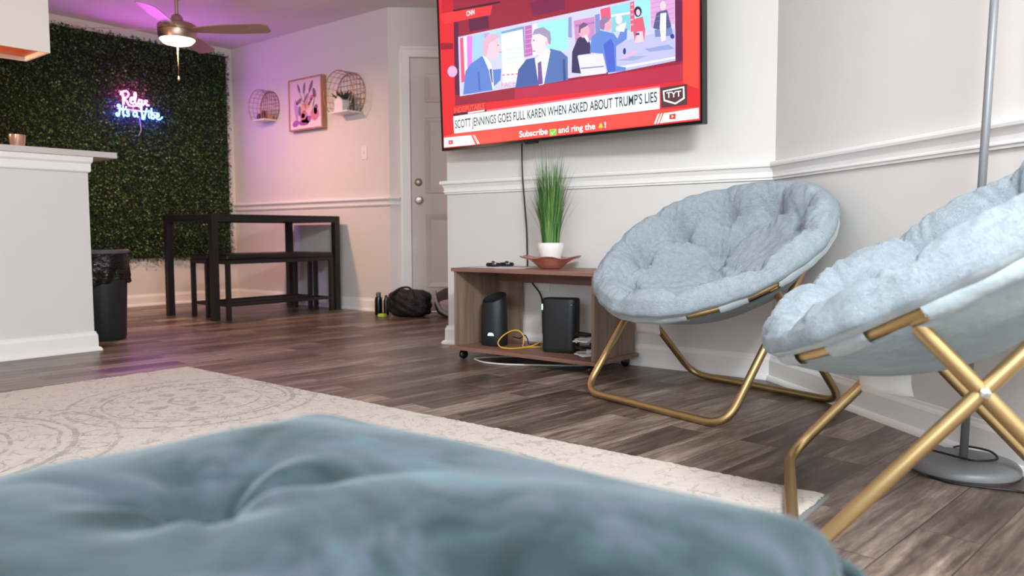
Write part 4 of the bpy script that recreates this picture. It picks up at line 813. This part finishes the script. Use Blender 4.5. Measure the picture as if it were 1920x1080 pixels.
# tangle behind the box router
t = thing('power_strip', 'white power strip behind the box router on the shelf', 'power strip', (-2.03, 3.16, .0685), math.radians(-70))
MB().box((-.10, -.022, 0), (.10, .022, .028)).build('strip_body', M_wcab, t, bevel=.004)
for x in (-.06, 0, .06): MB().box((x - .012, -.013, .0285), (x + .012, .013, .055)).build('plug', M_black if x else M_wcab, t, bevel=.003)
for i, (m, lab, hz) in enumerate(((M_wcab, 'white cable lying lowest in the tangle right of the box router', .073), (M_bcab, 'black cable bundled in the tangle right of the box router', .105), (M_wcab, 'white cable arching over the tangle right of the box router', .135), (M_bcab, 'thick black cable on top of the tangle right of the box router', .165))):
    r_ = random.Random(i + 11); pts = []
    for k in range(9):
        a = k * 1.9 + i; pts.append((-2.01 + .060 * math.cos(a) * r_.uniform(.6, 1.1), 3.03 + .05 * math.sin(a) * r_.uniform(.6, 1.2), hz + r_.uniform(0, .012)))
    cable('loose_cable', pts, .0032 + .0008 * (i % 2), m, lab)
cable('tv_cord', [(-2.560, 3.268, 1.16), (-2.560, 3.268, 1.05), (-2.558, 3.270, .944), (-2.556, 3.272, .90), (-2.556, 3.285, .80), (-2.553, 3.298, .66), (-2.551, 3.302, .50), (-2.55, 3.304, .44), (-2.52, 3.302, .38), (-2.47, 3.300, .33), (-2.44, 3.285, .28), (-2.42, 3.26, .2), (-2.41, 3.25, .12)], .0042, M_bcab, 'black cord hanging down the wall from the television behind the stand')
t = thing('wall_outlet', 'white wall outlet with plug seen through the back of the media stand', 'outlet', (-2.455, 3.3245, .395))
MB().box((-.036, -.007, -.058), (.036, -.001, .058)).build('plate', M_white, t, bevel=.002)
MB().box((-.018, -.035, .002), (.02, -.007, .04)).build('plug', M_white, t, bevel=.005)

# things on the stand top
o = tag(MB().box((-.15, -.085, 0), (.15, .085, .0012)).add([(-.14, -.10, .0013), (.10, -.075, .0013), (.08, .06, .0013), (-.15, .05, .0013)], [(0, 1, 2, 3)]).build('paper_sheets', mat('white_paper', (222, 220, 224), .6)), 'white paper sheets lying under the black remote on the media stand', 'paper')
o.location = (-2.53, 3.08, SZ + .0006); o.rotation_euler = (0, 0, .25)
t = thing('game_remote', 'black two lobed remote lying on the papers left of the plant', 'remote', (-2.595, 3.125, SZ + .0025), math.radians(28))
mb = MB(); mb.lathe([(.001, 0), (.034, .001), (.040, .009), (.034, .020), (.001, .022)], 24, Matrix.Translation((-.036, 0, 0)), sy=.62).lathe([(.001, 0), (.034, .001), (.040, .009), (.034, .020), (.001, .022)], 24, Matrix.Translation((.036, .0, .002)), sy=.62).box((-.04, -.016, .004), (.04, .016, .017))
mb.build('remote_body', M_blackgloss, t, True, angle=50)
for x in (-.036, .036): MB().lathe([(.001, .0222), (.010, .0222), (.008, .027), (.001, .028)], 16, Matrix.Translation((x, 0, .001))).build('button_pad', M_black, t, True)

# copper petal dish with pot and grass
px_, py_ = -2.262, 3.115
t = thing('copper_dish', 'rose copper petal shaped dish under the white plant pot', 'dish', (px_, py_, SZ + .0006))
n = 96; rings = [(.001, .002), (.05, .002), (.058, .006), (.085, .030), (.115, .048), (.150, .056)]
vs = []; fs = []
def dish(r, a, z, up=0):
    lobes = .5 + .5 * math.cos(a * 6); q = max(0, (r - .06) / .09)
    rr = r * (1 + (.18 * lobes - .10) * q); return (rr * math.cos(a), rr * math.sin(a), z + up + (.012 * (lobes - .5)) * q)
for up in (0, .0025):
    for r, z in rings:
        for k in range(n): vs.append(dish(r, 2 * PI * k / n, z, up))
R_ = len(rings)
for j in range(R_ - 1):
    for k in range(n):
        k2 = (k + 1) % n; fs.append((j * n + k, j * n + k2, (j + 1) * n + k2, (j + 1) * n + k)); q = R_ * n
        fs.append((q + j * n + k, q + (j + 1) * n + k, q + (j + 1) * n + k2, q + j * n + k2))
for k in range(n): k2 = (k + 1) % n; a = (R_ - 1) * n; fs.append((a + k, a + k2, a + R_ * n + k2, a + R_ * n + k))
M_dish = mat('rose_copper_glass', (240, 172, 154), .2, .1, Transmission_Weight=.65)
bump(M_dish, noise(M_dish, mapping(M_dish), 45, 3), .5, .004)
MB().add(vs, fs).build('dish_body', M_dish, t, True)
t = thing('potted_grass', 'tall green artificial grass in a small white pot on the copper dish', 'plant', (px_, py_, SZ + .0055))
MB().lathe([(.001, .0), (.022, .0), (.034, .012), (.052, .05), (.063, .088), (.065, .105), (.063, .122), (.059, .122), (.056, .10), (.001, .10)], 40).build('pot', mat('white_ceramic', (240, 238, 236), .25), t, True, angle=50)
M_grass = mat('green_grass_blades', (56, 112, 48), .45)
geo = nd(M_grass, 'ShaderNodeNewGeometry')
lk(M_grass, ramp(M_grass, geo.outputs['Random Per Island'], [(0, (30, 74, 34)), (.45, (52, 112, 50)), (.8, (92, 146, 66)), (1, (150, 176, 104))]), bsdf(M_grass).inputs['Base Color'])
rg2 = random.Random(5); mb = MB()
for i in range(560):
    far = i < 60
    a = rg2.uniform(0, 2 * PI); r0 = .044 * math.sqrt(rg2.random()); hgt = rg2.uniform(.22, .46) if not far else rg2.uniform(.42, .55)
    lean = abs(rg2.gauss(0.0, .028)) + r0 * .75
    if i < 7: lean = rg2.uniform(.07, .13); hgt = rg2.uniform(.28, .42)
    if i in (2, 4): a = 2.9; lean = .16
    if i in (1, 5): a = -.2; lean = .20; hgt = .34 + .05 * (i == 1)
    b = Vector((r0 * math.cos(a), r0 * math.sin(a), .098)); dr = Vector((math.cos(a + rg2.uniform(-.5, .5)), math.sin(a + rg2.uniform(-.5, .5)), 0)); w_ = rg2.uniform(.0016, .0030) * (1.0 if not far else .7)
    sd_ = Vector((-dr.y, dr.x, 0)).lerp(dr, rg2.uniform(-.6, .6)).normalized() * w_
    K = 7; vv = []
    for k in range(K + 1):
        q = k / K; p = b + dr * (lean * q ** 1.9) + Vector((0, 0, hgt * (q - (.25 * lean / .2) * q ** 4 * .5)))
        ww = sd_ * max(.05, (1 - q ** 2.2)) * (1 if q > .15 else .7)
        vv += [tuple(p - ww), tuple(p + ww)]
    mb.add(vv, [(2 * k, 2 * k + 1, 2 * k + 3, 2 * k + 2) for k in range(K)])
g_ = mb.build('grass_blades', M_grass, t); g_['kind'] = 'stuff'

# ------------------------------------------------------------------ saucer chairs
def saucer_chair(P, label, seed=0, seam=0):
    t = thing('saucer_chair', label, 'chair', (P['x'], P['y'], P.get('z', 0)), P['yaw'], 'pale blue saucer chairs')
    R = .0142; rr = .445; zc, yc, tl = P['zc'], P['yc'], P['tilt']
    RM = Matrix.Translation((0, yc, zc)) @ Matrix.Rotation(tl, 4, 'X')
    z = R + .0005
    w_ = P['wF']; b, zt = P['bF'], P['zF']
    def leg(nm, w0, w1, ya, yb, zb_):
        pts = [(-w1, yb, zb_), (-w0, ya, z), (w0, ya, z), (w1, yb, zb_)]
        mb = MB(); mb.tube(rpath(pts, .085, 9), R, 14); o = mb.build(nm, M_gold, t, True, angle=60)
        return o
    fl = leg('front_leg', P['wF'], P['wFt'], P['aF'], P['fy'], P['fz'])
    rl = leg('rear_leg', P['wR'] - .0, P['wRt'], P['cR'], P['ry'], P['rz'])
    # pivot bolts where the legs cross
    def linep(ya, za, yb, zb_, y): return za + (y - ya) / (yb - ya) * (zb_ - za)
    best = min(((abs(linep(P['aF'], z, P['fy'], P['fz'], y) - linep(P['cR'], z, P['ry'], P['rz'], y)), y) for y in [(-.3 + .002 * i) for i in range(300)]), key=lambda q: q[0])[1]
    zx = linep(P['aF'], z, P['fy'], P['fz'], best)
    for s in (-1, 1):
        M_ = Matrix.Translation((s * (max(P['wF'], P['wR']) + R * .6), best, zx)) @ Matrix.Rotation(s * PI / 2, 4, 'Y')
        MB().lathe([(.001, -.028), (.005, -.028), (.005, .004), (.0095, .004), (.0085, .009), (.001, .011)], 16, M_).build('pivot_bolt', M_steel, t, True, angle=50)
    # ring frame
    n = 120; ringp = lambda r, a, zz=-.045: tuple(RM @ Vector((r * math.cos(a), r * math.sin(a), zz)))
    MB().tube([ringp(rr, 2 * PI * k / n) for k in range(n)], .0125, 12, closed=True).build('ring_frame', M_gold, t, True)
    # brackets that carry the ring
    for s in (-1, 1):
        for a_ in (math.radians(-24), math.radians(40)):
            a = a_ if s > 0 else PI - a_
            p = Vector(ringp(rr, a)); q_ = Vector(ringp(rr, a + s * .09)); 
            mb = MB(); mb.tube([Vector(ringp(rr, a - .06)) + Vector((0, 0, -.012)), p + Vector((0, 0, -.013)), Vector(ringp(rr, a + .06)) + Vector((0, 0, -.012))], .0075, 8); mb.build('bracket', M_gold, t, True)
            MB().lathe([(.001, 0), (.006, 0), (.005, .004), (.001, .005)], 12, Matrix.Translation(p + Vector((s * .012, 0, -.006))) @ Matrix.Rotation(s * PI / 2, 4, 'Y')).build('screw', M_steel, t, True)
    # fabric sleeve around the ring: gaps leave the gold tube bare
    gaps = [math.radians(g) for g in (-57, -31, 180 + 57, 180 + 31, 60, 120)]
    def gap(a): return any(abs((a - g + PI) % (2 * PI) - PI) < math.radians(6.5) for g in gaps)
    n = 180; nr = 14; mb = MB(); vs = []; fs = []; sl = []
    for k in range(n):
        a = 2 * PI * k / n
        for i in range(nr):
            b2 = 2 * PI * i / nr; r_ = .0175 + .0012 * math.sin(k * .9 + i)
            vs.append(tuple(RM @ Vector(((rr + r_ * math.cos(b2)) * math.cos(a), (rr + r_ * math.cos(b2)) * math.sin(a), -.043 + r_ * 1.25 * math.sin(b2)))))
        sl.append(not gap(a))
    for k in range(n):
        if sl[k] and sl[(k + 1) % n]:
            for i in range(nr): fs.append((k * nr + i, k * nr + (i + 1) % nr, ((k + 1) % n) * nr + (i + 1) % nr, ((k + 1) % n) * nr + i))
    mb.add(vs, fs); mb.build('ring_sleeve', M_lining, t, True)
    # sling: the shallow cloth bowl under the cushion
    n = 96; vs = []; fs = []; nb = 18
    for th2 in (0, .004):
        for j in range(nb + 1):
            r = .452 * j / nb
            for k in range(n):
                a = 2 * PI * k / n; dz = -.050 - .190 * (1 - (r / .452) ** 2.3) + .004 * math.sin(a * 7 + r * 20) * (r / .45) + .006 * math.sin(a * 3 + seed)
                vs.append(tuple(RM @ Vector((r * math.cos(a), r * math.sin(a), dz - th2))))
    off = (nb + 1) * n
    for j in range(nb):
        for k in range(n):
            k2 = (k + 1) % n; fs.append((j * n + k, j * n + k2, (j + 1) * n + k2, (j + 1) * n + k)); fs.append((off + j * n + k, off + (j + 1) * n + k, off + (j + 1) * n + k2, off + j * n + k2))
    MB().add(vs, fs).build('seat_sling', M_sling, t, True)
    # tufted cushion
    tufts = [(.345 * math.cos(math.radians(8 + 36 * k + seam)), .345 * math.sin(math.radians(8 + 36 * k + seam))) for k in range(10)] + [(.185 * math.cos(math.radians(133 + 72 * k)), .185 * math.sin(math.radians(133 + 72 * k))) for k in range(5)] + [(0.01, -.03)]
    tufts = tufts[:10] + [tufts[10], tufts[12], tufts[13]] + [(0.01, -.03)]
    creases = []
    outer, inner = tufts[:10], tufts[10:13]
    for k in range(10): creases.append((outer[k], outer[(k + 1) % 10], .038))
    for k in range(10): 
        a = math.radians(8 + 36 * k + seam + 5 * math.sin(k * 2.1 + seed)); creases.append((outer[k], (.425 * math.cos(a), .425 * math.sin(a)), .026))
    for k in range(3): creases.append((inner[k], tufts[13], .028)); creases.append((inner[k], inner[(k + 1) % 3], .022))
    for o_ in outer[::2]:
        i_ = min(inner, key=lambda q: (q[0] - o_[0]) ** 2 + (q[1] - o_[1]) ** 2); creases.append((o_, i_, .028))
    nj, nk = 92, 300
    rr_ = np.linspace(0, 1, nj + 1) ** .9 * .474; aa = np.linspace(0, 2 * np.pi, nk, endpoint=False)
    RR, AA = np.meshgrid(rr_, aa, indexing='ij'); X = RR * np.cos(AA); Y = RR * np.sin(AA)
    q = RR / .474
    prof = np.interp(q, [0, .2, .38, .52, .62, .72, .80, .88, .95, .985, 1.0], [-.176, -.172, -.156, -.124, -.084, -.034, .006, .028, .024, .004, -.014])
    hgt = prof.copy()
    # pillowy puffs between the tufts
    D = np.full_like(X, 9.0)
    for tx, ty in tufts: D = np.minimum(D, np.hypot(X - tx, Y - ty))
    hgt += .034 * np.tanh(D / .065) * np.clip((1 - q) / .22, 0, 1)
    for (ax, ay), (bx, by), dpth in creases:
        dx, dy = bx - ax, by - ay; l2 = dx * dx + dy * dy; tt = np.clip(((X - ax) * dx + (Y - ay) * dy) / l2, 0, 1)
        wob = .006 * np.sin(tt * 9 + ax * 40)
        dd = np.hypot(X - ax - tt * dx + wob * dy / math.sqrt(l2), Y - ay - tt * dy - wob * dx / math.sqrt(l2))
        hgt -= dpth * (1 - .35 * np.sin(tt * np.pi)) * np.exp(-(dd / .019) ** 1.2)
    for tx, ty in tufts:
        dd = np.hypot(X - tx, Y - ty); an = np.arctan2(Y - ty, X - tx)
        hgt -= .064 * np.exp(-(dd / .032) ** 1.1)
        hgt += .0065 * np.sin(an * 11 + tx * 60 + seed) * np.exp(-((dd - .045) / .030) ** 2)
        hgt += .0025 * np.sin(an * 17 + ty * 50) * np.exp(-((dd - .075) / .03) ** 2)
    hgt += (.0035 * np.sin(X * 61 + 3 * np.sin(Y * 23 + seed)) * np.sin(Y * 47 + 2 * np.sin(X * 31)) + .0016 * np.sin(X * 190 + 5 * np.sin(Y * 70)) * np.sin(Y * 160 + 4 * np.sin(X * 80))) * np.clip((1 - q) / .05, 0, 1)
    hgt += .010 * np.sin(AA * 3 + seed) * np.clip((q - .5) / .4, 0, 1) * (q < .97)
    hgt = np.maximum(hgt, np.interp(RR, [0, .15, .30, .44, .48], [-.218, -.206, -.142, -.034, -.034]))
    edge = 1 + (.005 * np.sin(AA * 10 + 1.1 + seed) + .004 * np.sin(AA * 27)) * np.clip((q - .8) / .2, 0, 1)
    top = np.stack([X * edge, Y * edge, hgt], -1).reshape(-1, 3)
    low = []
    for r, z_ in ((.470, -.022), (.462, -.034), (.440, -.038), (.30, -.154), (.15, -.216), (.01, -.228)):
        low.append(np.stack([r * np.cos(aa) * edge[-1] if r > .43 else r * np.cos(aa), r * np.sin(aa) * (edge[-1] if r > .43 else 1), np.full(nk, z_)], -1))
    low = np.concatenate(low); allv = np.concatenate([top, low])
    rot = np.array(RM.to_3x3()); allv = allv @ rot.T + np.array(RM.translation)
    J = nj + 6; idx = np.arange((J + 1) * nk).reshape(J + 1, nk); nx_ = np.roll(idx, -1, axis=1)
    F4 = np.stack([idx[:-1], nx_[:-1], nx_[1:], idx[1:]], -1).reshape(-1, 4)
    me = bpy.data.meshes.new('cushion'); me.from_pydata(allv.tolist(), [], F4.tolist())
    me.materials.append(M_fur); me.materials.append(M_lining)
    mi = np.zeros(len(F4), dtype=np.int32); mi[(nj + 1) * nk:] = 1; me.polygons.foreach_set('material_index', mi)
    me.polygons.foreach_set('use_smooth', [True] * len(me.polygons)); me.update()
    co = bpy.data.objects.new('cushion', me); C.objects.link(co); co.parent = t
    # cloth care tag hanging under the front left of the seat
    p = Vector(P['tag']); mb = MB(); vs = []
    for i in range(7):
        for j in range(4):
            tx = math.cos(P.get('ta', 0)) * (j / 3 - .5) * P['tagw']; ty = math.sin(P.get('ta', 0)) * (j / 3 - .5) * P['tagw']
            vs.append((p.x + tx, p.y + ty + .006 * math.sin(i * 1.1), p.z + .05 - i * P['tagh'] / 6 + .002 * j))
    fs = [(i * 4 + j, i * 4 + j + 1, (i + 1) * 4 + j + 1, (i + 1) * 4 + j) for i in range(6) for j in range(3)]
    tg = mb.add(vs, fs).build('care_tag', M_tag, t, True); sm = tg.modifiers.new('solid', 'SOLIDIFY'); sm.thickness = .0012
    return t
saucer_chair(dict(x=-1.28, y=2.788, yaw=-.282, aF=-.317, wF=.353, wFt=.352, fy=.255, fz=.735, bF=0, zF=0, cR=.319, wR=.362, wRt=.375, ry=-.158, rz=.505, yc=-.008, zc=.605, tilt=.529, tag=(-.18, -.14, .33), tagw=.125, tagh=.135),
    'pale blue fur saucer chair with gold legs standing beside the media stand', 0)
saucer_chair(dict(x=-.295, y=1.885, z=.0155, yaw=-1.221, aF=-.33, wF=.378, wFt=.369, fy=.345, fz=.80, bF=0, zF=0, cR=.278, wR=.374, wRt=.374, ry=-.175, rz=.505, yc=-.002, zc=.630, tilt=.563, tag=(-.10, -.125, .33), ta=1.0, tagw=.12, tagh=.13),
    'pale blue fur saucer chair cut off by the right edge, before the floor lamp', 2.0, 0)

# ------------------------------------------------------------------ floor lamp
t = thing('floor_lamp', 'grey floor lamp with round base behind the right saucer chair', 'floor lamp', (-.352, 2.372, 0))
MB().lathe([(.001, 0), (.128, 0), (.135, .008), (.135, .020), (.128, .029), (.115, .032), (.001, .034)], 56).build('lamp_base', M_greymetal, t, True, angle=40)
MB().tube([(0, 0, .033), (.0445, .037, 1.91)], .0105, 16).build('pole', M_greymetal, t, True)
MB().lathe([(.001, 1.90), (.05, 1.91), (.13, 1.99), (.15, 2.05), (.146, 2.05), (.126, 1.995), (.05, 1.918), (.001, 1.912)], 40, Matrix.Translation((.0445, .037, 0)), cap=False).build('lamp_shade', mat('linen_shade', (232, 226, 214), .8), t, True, angle=60)
cable('lamp_cord', [(-.43, 2.29, .0045), (-.46, 2.335, .02), (-.45, 2.36, .045), (-.41, 2.36, .044), (-.36, 2.345, .042), (-.315, 2.335, .042), (-.275, 2.375, .045), (-.30, 2.43, .05), (-.36, 2.445, .05), (-.385, 2.43, .046)], .003, M_bcab, 'thin black cord looped over the floor lamp base')
cable('extension_cord', [(-.42, 2.265, .0035), (-.36, 2.225, .0035), (-.28, 2.235, .0035), (-.20, 2.25, .0035), (-.1, 2.2, .0035), (.1, 2.1, .0035)], .003, M_bcab, 'thin black cord lying on the floor in front of the lamp base')

# ------------------------------------------------------------------ tufted ottoman in the foreground
t = thing('tufted_ottoman', 'teal grey velvet tufted ottoman close up in the foreground', 'ottoman', (-.4865, .262, 0))
hx, hy, zt = .321, .352, .418
N1, N2 = 150, 150
u = np.linspace(-1, 1, N1); v_ = np.linspace(-1, 1, N2); UU, VV = np.meshgrid(u, v_, indexing='ij')
def sq(u_, v2, r=.10):
    return u_, v2
X = UU * hx; Y = VV * hy
ed = np.maximum(np.abs(UU), np.abs(VV)); p_ = 26
sup = (np.abs(UU) ** p_ + np.abs(VV) ** p_) ** (1 / p_)
hh = .032 * (1 - np.clip((sup), 0, 1.15) ** 3.5) - .042 * np.clip((sup - .94) / .10, 0, 1) ** 2
cr = np.clip((sup - 1) / .08, 0, 1); X *= 1 - .035 * cr; Y *= 1 - .035 * cr
TF = [(-.085, .060), (.215, .060), (-.085, -.235), (.215, -.235)]
for tx, ty in TF:
    dd = np.hypot(X - tx, Y - ty); an = np.arctan2(Y - ty, X - tx)
    hh -= .046 * np.exp(-(dd / .048) ** 1.1) - .006 * np.sin(an * 6 + tx * 9) * np.exp(-((dd - .06) / .04) ** 2)
def crease(ax, ay, bx, by, dep, wd=.02):
    global hh
    dx, dy = bx - ax, by - ay; l2 = dx * dx + dy * dy; tt = np.clip(((X - ax) * dx + (Y - ay) * dy) / l2, 0, 1)
    dd = np.hypot(X - ax - tt * dx, Y - ay - tt * dy); hh -= dep * (1 - .75 * tt) * np.exp(-(dd / wd) ** 1.5)
for tx, ty in TF:
    crease(tx, ty, tx + .15, ty - .09, .014, .014); crease(tx, ty, tx - .10, ty + .12, .012, .018); crease(tx, ty, tx - .13, ty - .08, .010, .016); crease(tx, ty, tx + .10, ty + .14, .010, .02)
hh += .004 * np.sin(X * 17 + 2 * np.sin(Y * 11)) * np.sin(Y * 15 + 1) * (1 - cr)
top = np.stack([X, Y, zt + hh], -1).reshape(-1, 3)
mb = MB(); ix = np.arange(N1 * N2).reshape(N1, N2)
fs = np.stack([ix[:-1, :-1], ix[1:, :-1], ix[1:, 1:], ix[:-1, 1:]], -1).reshape(-1, 4).tolist()
rim = list(ix[:, 0]) + list(ix[-1, 1:]) + list(ix[::-1, -1][1:]) + list(ix[0, ::-1][1:-1])
V_ = top.tolist(); prev = rim
for dz, gx in ((-.012, 1.012), (-.05, 1.02), (-.16, 1.02), (-.25, 1.01), (-.265, .99)):
    new = []
    for i_ in rim:
        p = top[i_]; new.append(len(V_)); V_.append([p[0] * gx, p[1] * gx, zt - .045 + dz + .0])
    for a in range(len(rim)): b = (a + 1) % len(rim); fs.append([prev[a], prev[b], new[b], new[a]])
    prev = new
fs.append(prev)
mb.add(V_, fs); mb.build('cushion', M_velvet, t, True)
mb = MB(); rimp = []
for i_ in rim[::6]: p = top[i_]; rimp.append((p[0] * 1.014, p[1] * 1.014, zt - .052))
mb.tube(rimp, .0045, 8, closed=True); mb.build('piping', M_velvet, t, True)
mb = MB(); mb.tube(smoothpath([(.315, .343, zt - .028), (.330, .357, zt - .045), (.331, .360, zt - .10), (.329, .358, zt - .20), (.325, .354, zt - .29)], 5), .0065, 8); mb.build('corner_piping', M_velvet, t, True)
for tx, ty in TF:
    MB().lathe([(.001, .0), (.010, .0), (.008, .004), (.001, .006)], 16, Matrix.Translation((tx, ty, zt - .014))).build('tuft_button', M_velvet, t, True)
for sx in (-1, 1):
    for sy in (-1, 1): MB().lathe([(.001, .0152), (.016, .0152), (.024, .115), (.001, .115)], 20, Matrix.Translation((sx * .27, sy * .28, 0))).build('leg', M_darkwood, t, True, angle=40)

# ------------------------------------------------------------------ housings added around the two unseen living room lights, above the frame
t = thing('added_light_housing', 'smaller round white housing added around the shadow light near the bar, above the picture frame', 'ceiling lamp', (-1.75, .15, 0))
MB().lathe([(.001, 2.4395), (.26, 2.4395), (.27, 2.42), (.26, 2.35), (.001, 2.345)], 40).build('housing_body', M_white, t, True, angle=40)
t = thing('added_light_housing', 'larger round white housing added around the bounce flash light over the living room, above the picture frame', 'ceiling lamp', (.75, .15, 0))
MB().lathe([(.001, 2.4395), (.48, 2.4395), (.50, 2.42), (.49, 2.35), (.001, 2.345)], 40).build('housing_body', M_white, t, True, angle=40)
